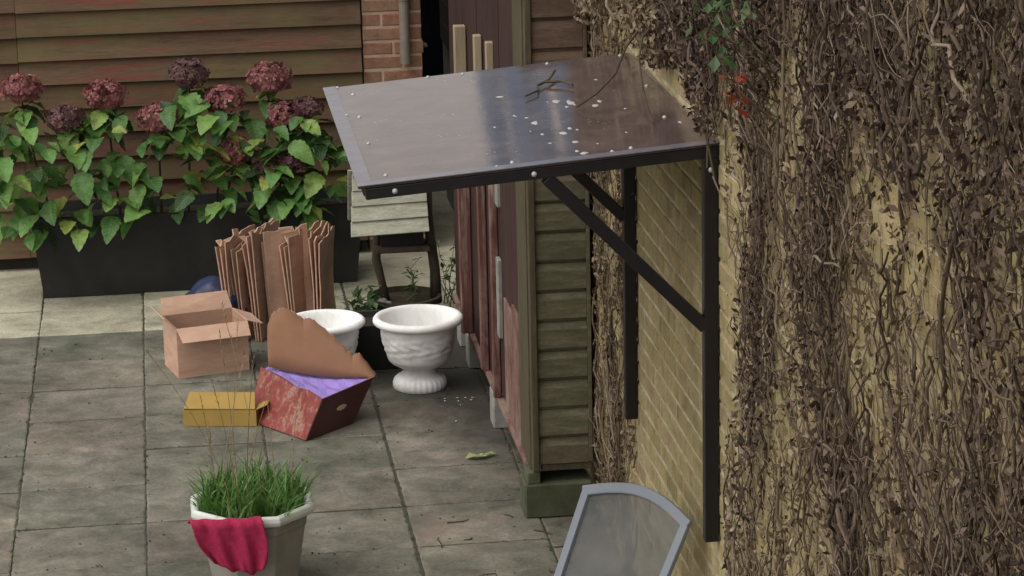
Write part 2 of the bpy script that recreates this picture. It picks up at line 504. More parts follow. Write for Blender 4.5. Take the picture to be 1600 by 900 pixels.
M['dry_stalk'] = m_leaf('dry_grass_stalk', [(0, (0.22, 0.16, 0.085)), (1, (0.42, 0.33, 0.2))], True, 0.8, 0.15)
M['ivy_dead_tan'] = m_leaf('dead_leaf_tan', [(0, (0.075, 0.05, 0.03)), (0.4, (0.16, 0.115, 0.07)), (0.75, (0.235, 0.18, 0.115)), (1, (0.36, 0.30, 0.21))], True, 0.9, 0.0)
M['ivy_dead_dark'] = m_leaf('dead_leaf_dark', [(0, (0.03, 0.019, 0.015)), (0.45, (0.072, 0.045, 0.033)), (0.8, (0.125, 0.085, 0.062)), (1, (0.24, 0.18, 0.14))], True, 0.9, 0.0)
M['ivy_stem_mix'] = m_leaf('ivy_stem_mixed', [(0, (0.04, 0.026, 0.02)), (0.5, (0.09, 0.062, 0.044)), (0.85, (0.17, 0.125, 0.09)), (1, (0.28, 0.22, 0.16))], True, 0.9, 0.0)
M['ivy_stem_tan'] = m_leaf('ivy_stem_tan', [(0, (0.07, 0.048, 0.03)), (0.5, (0.16, 0.12, 0.075)), (0.85, (0.23, 0.18, 0.12)), (1, (0.33, 0.28, 0.2))], True, 0.9, 0.0)
M['green_leaf'] = m_leaf('fresh_green_leaf', [(0, (0.03, 0.07, 0.025)), (0.6, (0.065, 0.13, 0.045)), (1, (0.14, 0.2, 0.08))], True)
M['grit'] = m_leaf('grit_crumbs', [(0, (0.02, 0.018, 0.013)), (0.6, (0.06, 0.055, 0.035)), (0.9, (0.05, 0.065, 0.025)), (1, (0.25, 0.22, 0.16))], True, 0.95, 0.0)
M['red_leaf'] = m_leaf('red_autumn_leaf', [(0, (0.28, 0.04, 0.02)), (1, (0.45, 0.10, 0.04))], True)
M['lime_leaf'] = m_leaf('fallen_lime_leaf', [(0, (0.30, 0.40, 0.14)), (1, (0.42, 0.5, 0.22))], True)

def m_sheet():
    t = NT('bronze_canopy_sheet')
    w = t.coord()
    n = t.noise(t.mapping(w, (3, 3, 3)), 2.2, 7, 0.7, 0.4)
    run = t.noise(t.mapping(w, (1.2, 16, 1)), 3.0, 5, 0.65, 0.6)
    c = t.ramp(n, [(0.25, (0.058, 0.043, 0.042)), (0.5, (0.10, 0.075, 0.071)), (0.7, (0.145, 0.108, 0.10)), (0.8, (0.135, 0.112, 0.108))])
    sp = t.ramp(t.voro(w, 46), [(0.0, 1), (0.10, 1), (0.15, 0)])
    gate = t.ramp(t.noise(w, 3.5, 3, 0.6), [(0.55, 0), (0.63, 0.8)])
    c = t.mix(t.math('MULTIPLY', sp, gate), c, (0.6, 0.6, 0.6))
    t.bump(t.math('ADD', t.math('MULTIPLY', run, 0.5), n), 0.0016, 0.3)
    t.b.inputs["IOR"].default_value = 1.37
    sm_ = t.ramp(t.noise(t.mapping(w, (2, 5, 2)), 2.5, 6, 0.7, 0.8), [(0.35, 0.02), (0.62, 0.08), (0.8, 0.18)])
    t.out(c, sm_, 0.5)
    tr = t.node("ShaderNodeBsdfTranslucent")        # bronze plastic lets brownish light through
    tr.inputs[0].default_value = (0.62, 0.52, 0.44, 1)
    mx = t.node("ShaderNodeMixShader")
    lw = t.node("ShaderNodeFresnel")
    lw.inputs[0].default_value = 1.6
    t.l.new(t.math('SUBTRACT', 0.55, t.math('MULTIPLY', lw.outputs[0], 1.8), True), mx.inputs[0])
    t.l.new(t.b.outputs[0], mx.inputs[1])
    t.l.new(tr.outputs[0], mx.inputs[2])
    t.l.new(mx.outputs[0], t.n["Material Output"].inputs[0])
    return t.m
M['sheet'] = m_sheet()
M['sheet_edge'] = m_plain('blue_grey_edge_tape', (0.15, 0.145, 0.17), 0.25, 0.2, 14, 0.0006, rand=0.02)

def m_print():
    t = NT('printed_red_card')
    v = t.coord()
    n = t.noise(v, 13, 5, 0.7, 0.3)
    c = t.ramp(n, [(0.3, (0.16, 0.025, 0.022)), (0.47, (0.21, 0.035, 0.03)), (0.54, (0.25, 0.075, 0.055)), (0.60, (0.33, 0.19, 0.14)), (0.66, (0.17, 0.09, 0.10)), (0.74, (0.22, 0.032, 0.028))])
    return t.out(c, 0.5, 0.4)
M['print'] = m_print()

def m_mesh():
    t = NT('grey_sling_mesh')
    v = t.coord()
    n = t.noise(v, 6, 4, 0.6)
    c = t.ramp(n, [(0.3, (0.09, 0.098, 0.098)), (0.7, (0.14, 0.148, 0.146))])
    t.out(c, 0.55, 0.35)
    tr = t.node("ShaderNodeBsdfTransparent")
    mx = t.node("ShaderNodeMixShader")
    mx.inputs[0].default_value = 0.28       # open weave
    t.l.new(t.b.outputs[0], mx.inputs[1])
    t.l.new(tr.outputs[0], mx.inputs[2])
    t.l.new(mx.outputs[0], t.n["Material Output"].inputs[0])
    return t.m
M['mesh'] = m_mesh()

# ------------------------------------------------------------------ the ground and the patio
gnd = MB().add([(-150, -150, -0.06), (150, -150, -0.06), (150, 150, -0.06), (-150, 150, -0.06)], [(0, 1, 2, 3)]).build('ground', M['earth'])
tag(gnd, 'bare garden earth beyond the paving', None, kind='structure')
patio = MB().box(-6, 2.5, -11.5, 8.5, -0.05, -0.006).build('patio', M['joint'])
tag(patio, 'patio of damp grey paving slabs with dirty joints', None, kind='structure')
SX, SY = 0.60, 0.56
variants = {}
def slab_mesh(mat, seed):
    q = random.Random(seed)
    hx, hy, n = SX / 2 - 0.003, SY / 2 - 0.0025, 14
    ring = []
    for (x0, y0, x1, y1) in ((-hx, -hy, hx, -hy), (hx, -hy, hx, hy), (hx, hy, -hx, hy), (-hx, hy, -hx, -hy)):
        for k in range(n):
            t = k / n
            ring.append((lerp(x0, x1, t), lerp(y0, y1, t)))
    m = len(ring)
    top, rim, low = [], [], []
    for (x, y) in ring:
        c = q.choice((0, 0, 0, 0.001, 0.002, 0.004)) + (0.004 if q.random() < .05 else 0)
        b = 0.003 + c + abs(q.gauss(0, .001))
        top.append((x * (1 - b * 1.6 / hx), y * (1 - b * 1.6 / hy), 0.0))
        rim.append((x * (1 - c / hx), y * (1 - c / hy), -0.002 - c * .6))
        low.append((x * (1 - c / hx), y * (1 - c / hy), -0.04))
    fs_ = [tuple(range(m))]
    for k in range(m):
        l = (k + 1) % m
        fs_ += [(k, m + k, m + l, l), (m + k, 2 * m + k, 2 * m + l, m + l)]
    return MB().add(top + rim + low, fs_).mesh('paving_slab', mat)
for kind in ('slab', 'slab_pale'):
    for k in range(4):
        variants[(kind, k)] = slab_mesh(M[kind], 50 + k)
for i in range(-9, 4):
    for j in range(-19, 15):
        x = (i + 0.5) * SX
        y = (j + 0.5) * SY + 0.03
        if x > 2.3 or not (-10.5 < y < 8.0):
            continue
        pale = y > 3.3
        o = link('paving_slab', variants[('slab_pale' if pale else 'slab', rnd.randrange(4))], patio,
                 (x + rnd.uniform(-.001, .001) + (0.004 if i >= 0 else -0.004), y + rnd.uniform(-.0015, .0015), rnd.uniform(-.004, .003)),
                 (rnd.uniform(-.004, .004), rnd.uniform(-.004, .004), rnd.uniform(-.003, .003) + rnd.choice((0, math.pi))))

# ------------------------------------------------------------------ the yellow brick wall
WX = 0.892
wall = thing('brick_wall', 'long yellow stock brick wall carrying the black canopy', 'wall', (WX, 0, 0))
MB().box(0.002, 0.25, -9.0, 0.30, -0.05, 3.7).build('mortar_core', M['mortar'], wall)
BL, BH, JT = 0.225, 0.076, 0.011
brick_me = [MB().box(0, 0.06, -BL / 2, BL / 2, -BH / 2, BH / 2).mesh('brick', M['yellow_brick'], bevel=0.006) for _ in range(1)][0]
head_me = MB().box(0, 0.06, -0.1075 / 2, 0.1075 / 2, -BH / 2, BH / 2).mesh('brick', M['yellow_brick'], bevel=0.006)
mass = MB()
z = BH / 2
row = 0
cnt = 0
while z < 3.68:
    y = -9.0 + (row % 2) * 0.118
    k = row
    while y < 0.06:
        L = BL if row % 2 == 0 or True else 0.1075
        yc = y + L / 2
        dx = rnd.uniform(-0.005, 0.0005)
        near_open = -3.36 < yc < -1.12 and 0.30 < z < 2.75
        if near_open:
            o = link('brick', brick_me, wall, (dx, yc, z), (rnd.uniform(-.012, .012), 0, rnd.uniform(-.01, .01)))
            cnt += 1
        else:
            mass.box(dx, 0.06, yc - L / 2, yc + L / 2, z - BH / 2, z + BH / 2)
        y += L + JT
    z += BH + JT
    row += 1
tag(mass.build('brick_courses', M['yellow_brick_i'], wall, fix=False), None, None, kind='stuff')
MB().box(-0.03, 0.28, -9.0, 0.30, 3.7, 3.76).build('coping', M['block_pale'], wall, bevel=0.01)

# ------------------------------------------------------------------ neighbour's rendered house behind the shed
nh = thing('neighbour_house', 'blue grey rendered house flank rising behind the garden shed', 'house', (WX + 0.01, 0.32, 0))
def facade(openings, y1, z1, th):
    ys = sorted({0.0, y1, *[o[0] for o in openings], *[o[1] for o in openings]})
    zs_ = sorted({0.0, z1, *[o[2] for o in openings], *[o[3] for o in openings]})
    mb = MB()
    for a, b in zip(ys, ys[1:]):
        for c, d in zip(zs_, zs_[1:]):
            m_, n_ = (a + b) / 2, (c + d) / 2
            if not any(o[0] < m_ < o[1] and o[2] < n_ < o[3] for o in openings):
                mb.box(0, th, a, b, c, d)
    return mb
opens = [(0.55, 1.15, 2.70, 3.35), (1.55, 2.45, 3.05, 3.75), (4.3, 5.2, 3.6, 4.8)]
facade(opens, 6.2, 6.2, 0.25).build('wall', M['render_blue'], nh)
for (a, b, c, d) in opens:
    w = MB()
    w.box(0.06, 0.12, a, a + .06, c, d).box(0.06, 0.12, b - .06, b, c, d).box(0.06, 0.12, a + .06, b - .06, c, c + .06).box(0.06, 0.12, a + .06, b - .06, d - .06, d)
    w.box(0.065, 0.115, (a + b) / 2 - .03, (a + b) / 2 + .03, c + .06, d - .06)
    wo = w.build('window', M['window_white'], nh)
    for (p, q) in ((a + .06, (a + b) / 2 - .03), ((a + b) / 2 + .03, b - .06)):
        MB().box(0.085, 0.095, p, q, c + .06, d - .06).build('net_curtain_pane', M['window_white'], wo)
    MB().box(-0.03, 0.06, a - .03, b + .03, c - .05, c - .002).build('sill', M['window_white'], wo)
MB().slab([(-0.25, -0.2, 6.2), (-0.25, 6.6, 6.2), (2.6, 6.6, 8.4), (2.6, -0.2, 8.4)], 0.08, (-0.6, 0, 0.8)).build('roof', M['slate'], nh)
MB().box(-0.014, 0.0, 2.9, 6.1, 0, 1.1).build('plinth', M['block_pale'], nh)
for k in range(9):
    MB().box(-0.03, -0.002, 2.9, 6.1, 1.115 + k * 0.15, 1.26 + k * 0.15).build('board', M['dark_red'], nh, bevel=0.004)
MB().box(0.25, 5.0, 0.0, 0.2, 0, 6.15).build('end_wall', M['render_blue'], nh)
MB().box(0.25, 5.0, 6.0, 6.2, 0, 6.15).build('end_wall', M['render_blue'], nh)

# ------------------------------------------------------------------ the narrow shed against the wall
shed = thing('garden_shed', 'narrow tall timber shed with olive boarded end and worn red front', 'shed', (0.58, -0.23, 0))
# local: x 0..0.27 towards wall, y 0..3.0 away from camera
SZ0, SZ1, SL, SD = 0.255, 2.47, 3.30, 0.272
MB().box(0.03, SD - 0.002, 0.03, SL - 0.02, SZ0 + 0.02, SZ1 - 0.03).build('carcass', M['inside'], shed)
pitch = 0.1385
prof = [(0.0, -0.024), (0.086, -0.024), (0.092, -0.022), (0.118, -0.010), (0.121, -0.002), (pitch + 0.004, -0.002), (pitch + 0.004, 0.012), (0.0, 0.012)]
vb, fb = [], []
for x in (0.0, 1.0):
    vb += [(x * (SD - 0.042) + 0.028, p[1], p[0]) for p in prof]
n = len(prof)
fb = [tuple(range(n)), tuple(range(2 * n - 1, n - 1, -1))] + [(i, (i + 1) % n, (i + 1) % n + n, i + n) for i in range(n)]
bd_me = MB().add(vb, fb).mesh('board', M['shed_end'])
z = SZ0
while z < SZ1 - 0.02:
    link('board', bd_me, shed, (0, 0.014 + rnd.uniform(-.002, .002), z), (0, rnd.uniform(-.004, .004), 0))
    z += pitch
MB().box(-0.004, 0.026, -0.026, 0.03, SZ0 - 0.03, SZ1).build('corner_post', M['shed_trim'], shed, bevel=0.003)
MB().box(SD - 0.012, SD + 0.006, -0.012, 0.02, SZ0, SZ1).build('edge_batten', M['shed_end'], shed, bevel=0.002)
# the front that faces left: upright boards (y from, y to, x proud, material, z0, z1)
front = [(0.032, 0.20, -0.010, 'shed_trim', 0.225, SZ1), (0.205, 0.385, -0.006, 'shed_trim', 0.23, SZ1),
         (0.40, 0.66, 0.004, 'dark_red', 0.85, SZ1), (0.665, 0.98, 0.004, 'dark_red', 0.80, SZ1),
         (0.40, 0.66, -0.004, 'red_paint', 0.215, 0.845), (0.665, 0.98, -0.002, 'red_paint', 0.215, 0.795),
         (1.285, 1.60, 0.006, 'dark_red', 0.215, SZ1), (1.605, 1.93, 0.008, 'dark_red', 0.215, SZ1), (1.935, 2.26, 0.005, 'dark_red', 0.215, SZ1),
         (2.265, 2.59, 0.008, 'dark_red', 0.215, SZ1), (2.595, 2.93, 0.006, 'dark_red', 0.215, SZ1), (2.935, 3.28, 0.004, 'dark_red', 0.215, SZ1),
         (1.0, 1.28, 0.002, 'dark_red', 1.86, SZ1)]
for (yy, w, d, top) in ((1.20, 0.05, 0.034, 2.02), (1.70, 0.055, 0.036, 1.97), (2.42, 0.065, 0.058, 1.90)):
    MB().box(-d, 0.004, yy, yy + w, 0.213, top).build('post', M['post'], shed, bevel=0.004)
for (a, b, px, mm, z0, z1) in front:
    MB().box(px, px + 0.022, a, b, z0, z1).build('plank', M[mm], shed, bevel=0.002)
MB().box(0.006, 0.03, 0.995, 1.28, 0.24, 1.85).build('plank', M['dark_red'], shed, bevel=0.002)
MB().box(-0.012, 0.012, 1.10, 1.19, 0.55, 0.95).build('hinge_plate', M['block_pale'], shed, bevel=0.003)
MB().box(-0.010, 0.010, 1.09, 1.19, 1.22, 1.45).build('hinge_plate', M['block_pale'], shed, bevel=0.003)
MB().box(-0.016, 0.03, 0.03, SL, 0.185, 0.212).build('bottom_rail', M['red_paint'], shed, bevel=0.002)
MB().box(0.04, SD, -0.004, 0.035, SZ0 - 0.035, SZ0 - 0.004).build('floor_bearer', M['shed_trim'], shed, bevel=0.002)
rf = MB().box(-0.05, SD + 0.01, -0.05, SL + 0.05, 0, 0.035).build('roof', M['roof_felt'], shed, bevel=0.004)
rf.location = (0, 0, SZ1)
# footings: they carry the shed
MB().box(-0.045, 0.27, -0.03, 0.17, 0, 0.165).build('footing', M['block'], shed, bevel=0.008)
MB().box(-0.03, 0.03, -0.02, 0.12, 0.165, 0.222).build('footing', M['block'], shed, bevel=0.004)
for y in (1.36, 2.46, 2.9):
    MB().box(-0.02, 0.13, y, y + 0.16, 0, 0.184).build('footing', M['block_pale'], shed, bevel=0.006)

# ------------------------------------------------------------------ building at the back: lapped boards, brick pier, door
back_b = thing('timber_building', 'outbuilding at the back clad in faded red lapped boards', 'building', (0, 5.0, 0))
MB().box(-4.0, 0.19, 0.03, 2.2, 0, 2.5).build('carcass', M['inside'], back_b)
BP = 0.155
prof = [(0.0, -0.044), (BP + 0.012, -0.006), (BP + 0.012, 0.014), (0.0, -0.022)]
for k in range(16):
    for (xa, xb) in ((-4.0, -1.9), (-1.897, 0.228)):
        vb = []
        for x in (xa, xb):
            vb += [(x, p[1], p[0]) for p in prof]
        fb = [(0, 1, 2, 3), (7, 6, 5, 4)] + [(i, (i + 1) % 4, (i + 1) % 4 + 4, i + 4) for i in range(4)]
        o = MB().add(vb, fb).build('board', M['clad'], back_b)
        o.location = (0, rnd.uniform(-.003, .003), 0.085 + k * BP + rnd.uniform(-.004, .004))
        o.rotation_euler = (0, rnd.uniform(-.003, .003), 0)
MB().box(-4.1, 0.19, -0.12, 2.3, 2.57, 2.63).build('roof', M['roof_felt'], back_b, bevel=0.005)
pier = thing('brick_pier', 'orange red brick pier beside the boarded outbuilding', 'pier', (0.235, 4.98, 0))
MB().box(0.006, 0.374, 0.005, 1.2, 0, 2.55).build('mortar_core', M['mortar_red'], pier)
PB = {L: MB().box(-L / 2, L / 2, 0, 0.1, -0.037, 0.037).mesh('brick', M['red_brick'], bevel=0.005) for L in (0.244, 0.112, 0.184)}
for k in range(28):
    zc = 0.045 + k * 0.0905
    seq = (0.244, 0.112) if k % 2 else (0.112, 0.244)
    if k % 4 == 2:
        seq = (0.184, 0.184)
    x = 0.004
    for L in seq:
        link('brick', PB[L], pier, (x + L / 2, rnd.uniform(-.003, .002), zc), (0, 0, rnd.uniform(-.01, .01)))
        x += L + 0.0135
pipe = thing('drain_pipe', 'short grey brown pipe fixed to the brick pier', 'pipe', (0.50, 4.935, 0))
MB().tube([(0, 0, 1.22), (0, 0, 2.5)], 0.032, 14).build('tube', M['pipe'], pipe, smooth=False)
MB().tube([(0, 0, 1.62), (0, 0, 1.67)], 0.040, 14).build('bracket', M['pipe'], pipe)
MB().box(-0.05, 0.05, 0.02, 0.055, 1.63, 1.66).build('bracket', M['pipe'], pipe)
# far wall with the dark door at the end of the passage
fw = thing('far_wall', 'brown boarded wall closing the passage behind the shed', 'wall', (0.6, 6.9, 0))
for k in range(6):
    if k in (1, 2, 3):
        continue
    MB().box(k * 0.17 + 0.0, k * 0.17 + 0.165, 0, 0.04, 0, 2.5).build('plank', M['dark_red'], fw, bevel=0.003)
MB().box(-0.02, 1.1, 0.045, 0.1, 0, 2.5).build('backing', M['inside'], fw)
door = thing('door', 'dark glazed door at the end of the passage', 'door', (0.72, 6.84, 0))
MB().box(-0.02, 0.04, 0, 0.055, 0, 2.05).build('frame', M['dark_red'], door, bevel=0.004)
MB().box(0.52, 0.58, 0, 0.055, 0, 2.05).build('frame', M['dark_red'], door, bevel=0.004)
MB().box(0.04, 0.52, 0, 0.055, 1.99, 2.05).build('frame', M['dark_red'], door, bevel=0.004)
MB().box(0.043, 0.517, 0.02, 0.05, 0.0, 0.6).build('panel', M['inside'], door)
MB().box(0.043, 0.517, 0.025, 0.045, 0.603, 1.987).build('pane', M['glass_dark'], door)
MB().tube([(0.09, -0.03, 1.0), (0.09, 0.02, 1.0)], 0.012, 8).build('handle', M['bolt'], door)

# ------------------------------------------------------------------ the black canopy on the wall
can = thing('wall_canopy', 'black steel wall canopy with shiny bronze sheet and diagonal braces', 'canopy', (WX, -3.0, 0))
YF, YB = 0.0, 1.82                      # local y: near frame and far frame
XL = -1.247
ZW, ZL = 2.318, 2.226                   # underside of the sheet at wall and at the free edge
def zs(x): return lerp(ZW, ZL, x / XL)
def beam(a, b, w, h, name='beam'):
    a, b = Vector(a), Vector(b)
    d = (b - a).normalized()
    s = d.cross(Vector((0, 0, 1)))
    s = s.normalized() if s.length > 1e-4 else Vector((0, 1, 0))
    if abs(d.z) > 0.99:
        s = Vector((0, 1, 0))
    t = s.cross(d).normalized()
    vs_ = [p + s * sx * w / 2 + t * tz * h / 2 for p in (a, b) for sx, tz in ((-1, -1), (1, -1), (1, 1), (-1, 1))]
    return MB().add(vs_, [(0, 1, 2, 3), (7, 6, 5, 4), (0, 4, 5, 1), (1, 5, 6, 2), (2, 6, 7, 3), (3, 7, 4, 0)]).build(name, M['black_steel'], can, bevel=0.004, seg=2)
T = 0.05
for y, zb in ((YF, 0.855), (1.71, 0.79)):
    beam((-0.032, y, zb), (-0.032, y, ZW - 0.042), T, T, 'post')
    beam((XL + 0.005, y, zs(XL) - 0.021), (-0.004, y, zs(0) - 0.021), T, 0.040, 'rafter')
    beam((-0.61, y, zs(-0.61) - 0.044), (-0.052, y, 1.66), T * 0.92, T * 0.92, 'brace')
beam((XL + 0.026, 0.027, zs(XL + .026) - 0.021), (XL + 0.026, 1.683, zs(XL + .026) - 0.021), T, 0.038, 'edge_beam')
beam((-0.032, 0.027, zs(-.03) - 0.021), (-0.032, 1.683, zs(-.03) - 0.021), T, 0.038, 'wall_beam')
def plane_box(x0, x1, y0, y1, dz0, dz1):
    P = [(x, y, zs(x) + d) for d in (dz0, dz1) for y in (y0, y1) for x in (x0, x1)]
    return MB().add(P, [(0, 2, 3, 1), (4, 5, 7, 6), (0, 1, 5, 4), (2, 6, 7, 3), (0, 4, 6, 2), (1, 3, 7, 5)])
plane_box(XL - 0.02, -0.004, YF - 0.032, YB, 0.0015, 0.0095).build('sheet', M['sheet'], can, bevel=0.002)
plane_box(XL - 0.022, -0.006, YF - 0.034, YF + 0.024, 0.0105, 0.0135).build('edge_strip', M['sheet_edge'], can)
plane_box(XL - 0.022, XL + 0.03, YF + 0.026, YB + 0.002, 0.0105, 0.0135).build('edge_strip', M['sheet_edge'], can)
bolt_top = MB().lathe([(0.0005, 0.013), (0.007, 0.012), (0.010, 0.008), (0.0105, 0.004), (0.015, 0.0035), (0.015, 0)], 12).mesh('bolt', M['bolt'], smooth=True)
for (x, y) in ((-1.21, 1.80), (-1.16, 1.62), (-1.215, 1.22), (-1.17, 1.16), (-1.175, 0.66), (-1.16, 0.10), (-0.78, 0.02), (-0.72, 0.06),
               (-0.30, 0.06), (-0.37, 0.04), (-0.05, 1.78), (-0.35, 1.79), (-0.7, 1.78), (-0.84, 1.80), (-0.06, 1.1), (-0.10, 0.5)):
    link('bolt', bolt_top, can, (x, y, zs(x) + 0.0095), (0, -R(4.5), 0), 0.52)
for x in (-1.14, -0.655, -0.032):
    z = zs(x) - 0.021 if x < -0.1 else ZW - 0.085
    link('bolt', bolt_top, can, (x, YF - T / 2 - 0.0005 if x < -0.1 else YF - T / 2 - 0.0005, z), (R(90), 0, 0), 0.65)
# bird lime spattered on the sheet
spl = MB()
for (cx, cy, n, s) in ((-0.42, 1.0, 6, 0.10), (-0.50, 0.5, 7, 0.12), (-0.62, 0.9, 6, 0.25), (-0.2, 0.7, 5, 0.3), (-0.45, 0.15, 4, 0.06)):
    for _ in range(n):
        x, y = cx + rnd.gauss(0, s * .6), cy + rnd.gauss(0, s)
        if not (XL + .05 < x < -.03 and .04 < y < YB - .03):
            continue
        r = rnd.choice((.004, .006, .008, .015))
        st_ = rnd.uniform(1, 3)
        ring = []
        ph = rnd.random() * 6
        for k in range(8):
            a = k * math.pi / 4
            rr = r * rnd.uniform(.6, 1.25)
            ring.append((x + rr * math.cos(a), y + st_ * rr * math.sin(a), zs(x + rr * math.cos(a)) + 0.0102))
        spl.add(ring + [(x, y, zs(x) + 0.0125)], [(k, (k + 1) % 8, 8) for k in range(8)])
tag(spl.build('bird_lime', M['white_plastic'], can), None, None, kind='stuff')

# ------------------------------------------------------------------ dead ivy on the wall
def ivy(name, label, regions, stem_mat, leaf_mat, seed, group=None):
    """regions: (y0, y1, z0, z1, stems, flakes, depth, density function)"""
    r = random.Random(seed)
    root = thing(name, label, 'climbing plant', (WX, 0, 0), group)
    st, lf = MB(), MB()
    for (y0, y1, z0, z1, ns, nf, dep, keep) in regions:
        for _ in range(ns):
            for _try in range(12):
                y, z = r.uniform(y0, y1), r.uniform(z0, z1)
                if keep(y, z, r):
                    break
            else:
                continue
            L = r.uniform(0.2, 0.9)
            nseg = int(L / 0.045) + 3
            rad = r.choice((0.0015, 0.002, 0.002, 0.003, 0.003, 0.004, 0.005, 0.007))
            d = -r.uniform(0.005, dep) * r.random() ** 0.5
            ang = r.gauss(0, 0.35)
            pts = []
            for k in range(nseg):
                pts.append((min(d, -rad * .6), y, z))
                ang += r.gauss(0, 0.5)
                ang *= 0.9
                y += math.sin(ang) * 0.045
                z += math.cos(ang) * 0.045
                d += r.gauss(0, 0.012)
                d = max(-dep * 1.3, min(-0.003, d))
                if z > 3.68 or not keep(y, z, r, True):
                    break
            if len(pts) > 2:
                if len(pts) > 5 and r.random() < 0.7:      # a side shoot
                    b = Vector(pts[len(pts) // 2])
                    q = [b]
                    a2 = ang + r.choice((-1, 1)) * r.uniform(.6, 1.3)
                    for k in range(4):
                        a2 += r.gauss(0, .4)
                        q.append(q[-1] + Vector((r.gauss(0, .008), math.sin(a2) * .04, math.cos(a2) * .04)))
                    for p in q:
                        p.x = min(p.x, -0.004)
                    st.tube(q, [rad * .6, rad * .5, rad * .45, rad * .4, rad * .3], 3, False)
                st.tube(pts, [rad * lerp(1, .55, k / len(pts)) for k in range(len(pts))], 5, False)
        for _ in range(nf):
            y, z = r.uniform(y0, y1), r.uniform(z0, z1)
            if not keep(y, z, r):
                continue
            x = -dep * r.random() ** 0.8 - 0.004
            s = r.uniform(0.006, 0.020)
            ln = s * r.uniform(1.2, 2.8)
            e = Matrix.Rotation(1.57 + r.gauss(0, 0.8), 3, 'Z') @ Matrix.Rotation(r.gauss(0, .9), 3, 'Y') @ Matrix.Rotation(r.gauss(0, .5), 3, 'X')
            c = Vector((x, y, z))
            q = [Vector((-s / 2, 0, 0)), Vector((0, s * .3, ln * .5)), Vector((s / 2, 0, 0)), Vector((0, -s * .1, -ln * .5))]
            lf.add([c + e @ p for p in q], [(0, 1, 2), (0, 2, 3)])
    tag(st.build('stems', stem_mat, root, fix=False, smooth=True), None, None, kind='stuff')
    tag(lf.build('dead_leaves', leaf_mat, root, fix=False), None, None, kind='stuff')
    return root
def patchy(y, z, sc=2.2, off=0.0):
    return noise.noise(Vector((y * sc + off, z * sc * 0.55, off)))
def k_far(y, z, r, strict=False):
    # below the canopy between shed and bare brick
    e = -1.22 - 0.09 * math.sin(z * 5) - 0.12 * patchy(y, z, 4)
    return y > e and (strict or patchy(y, z, 3.2) > -0.25 + 0.5 * r.random())
def k_top(y, z, r, strict=False):
    # above the canopy: leaves a bare strip of brick just over the sheet
    lim = 2.35 + 0.13 * max(0.0, min(1.0, (-y - 0.9) / 0.9)) * max(0.0, min(1.0, (y + 3.25) / 0.5)) + 0.06 * math.sin(y * 7)
    if y < -3.1:
        lim = 2.2
    return z > lim and (strict or patchy(y, z, 2.5, 3) > -0.55 + 0.45 * r.random())
def edge_near(y, z):
    return -3.22 - 0.08 * math.sin(z * 4 + 1) - 0.12 * patchy(y, z, 3, 9)
def k_root(y, z, r, strict=False):
    # pale rootlets left on the wall
    return y < edge_near(y, z) and (strict or patchy(y, z, 3.4, 2) > -0.35 + 0.5 * r.random())
def k_near(y, z, r, strict=False):
    e = edge_near(y, z) - 0.24
    if z > 2.2:
        e += 0.2
    if y > e:
        return False
    q = patchy(y, z, 2.0, 5) + 0.10 * max(0.0, min(1.0, (z - 1.4)))
    return strict or q + 0.35 * patchy(y, z, 7.0, 8) > -0.10 + 0.34 * r.random()
ivy('dead_ivy', 'tan dead ivy rootlets matted on the wall between shed and black canopy',
    [(-1.5, -0.24, 0.0, 2.30, 300, 7000, 0.022, k_far), (-2.3, 0.29, 2.32, 3.3, 900, 20000, 0.10, k_top)],
    M['ivy_stem_tan'], M['ivy_dead_tan'], 11)
ivy('ivy_rootlets', 'pale stripped ivy rootlets clinging to the wall right of the canopy post', 
    [(-7.0, -3.1, 0.0, 3.6, 700, 15000, 0.02, k_root)], M['ivy_stem_tan'], M['ivy_dead_tan'], 15)
dark_ivy = ivy('dead_ivy', 'dark brown dead ivy tangled over the wall at the right of the canopy',
    [(-7.0, -3.1, 0.0, 3.65, 1250, 34000, 0.075, k_near), (-3.3, -1.9, 2.35, 3.65, 650, 12000, 0.085, k_top)],
    M['ivy_stem_mix'], M['ivy_dead_dark'], 12)
def sprig(name, label, cat, y0, y1, z0, z1, n, mat, seed, size=0.045, dep=0.22):
    r = random.Random(seed)
    root = thing(name, label, cat, (WX, (y0 + y1) / 2, (z0 + z1) / 2))
    lf, st = MB(), MB()
    for _ in range(n):
        c = Vector((-r.uniform(0.10, dep), r.uniform(-.5, .5) * (y1 - y0), r.uniform(-.5, .5) * (z1 - z0)))
        e = Matrix.Rotation(r.uniform(0, 6.28), 3, 'Z') @ Matrix.Rotation(r.gauss(0.5, .6), 3, 'X')
        s = size * r.uniform(.6, 1.3)
        q = [Vector((0, -.5, 0)), Vector((.35, 0, .08)), Vector((0, .6, 0)), Vector((-.35, 0, .08))]
        lf.add([c + e @ (p * s) for p in q], [(0, 1, 2), (0, 2, 3)])
        if r.random() < 0.3:
            st.tube([c, c + Vector((r.uniform(0, .06), r.gauss(0, .05), -r.uniform(.05, .14))), (-0.01, c.y + r.gauss(0, .05), c.z - 0.2)], 0.0025, 4, False)
    tag(lf.build('leaves', mat, root, fix=False), None, None, kind='stuff')
    tag(st.build('stems', M['ivy_stem_mix'], root, fix=False), None, None, kind='stuff')
sprig('ivy_sprig', 'green leafy ivy sprig at the top of the dark dead ivy', 'climbing plant', -4.1, -3.35, 2.78, 3.25, 170, M['green_leaf'], 3)
sprig('creeper_sprig', 'small orange red creeper leaves in the dark dead ivy', 'climbing plant', -4.0, -3.82, 2.62, 2.74, 14, M['red_leaf'], 4, 0.05, 0.17)
fallen = MB()
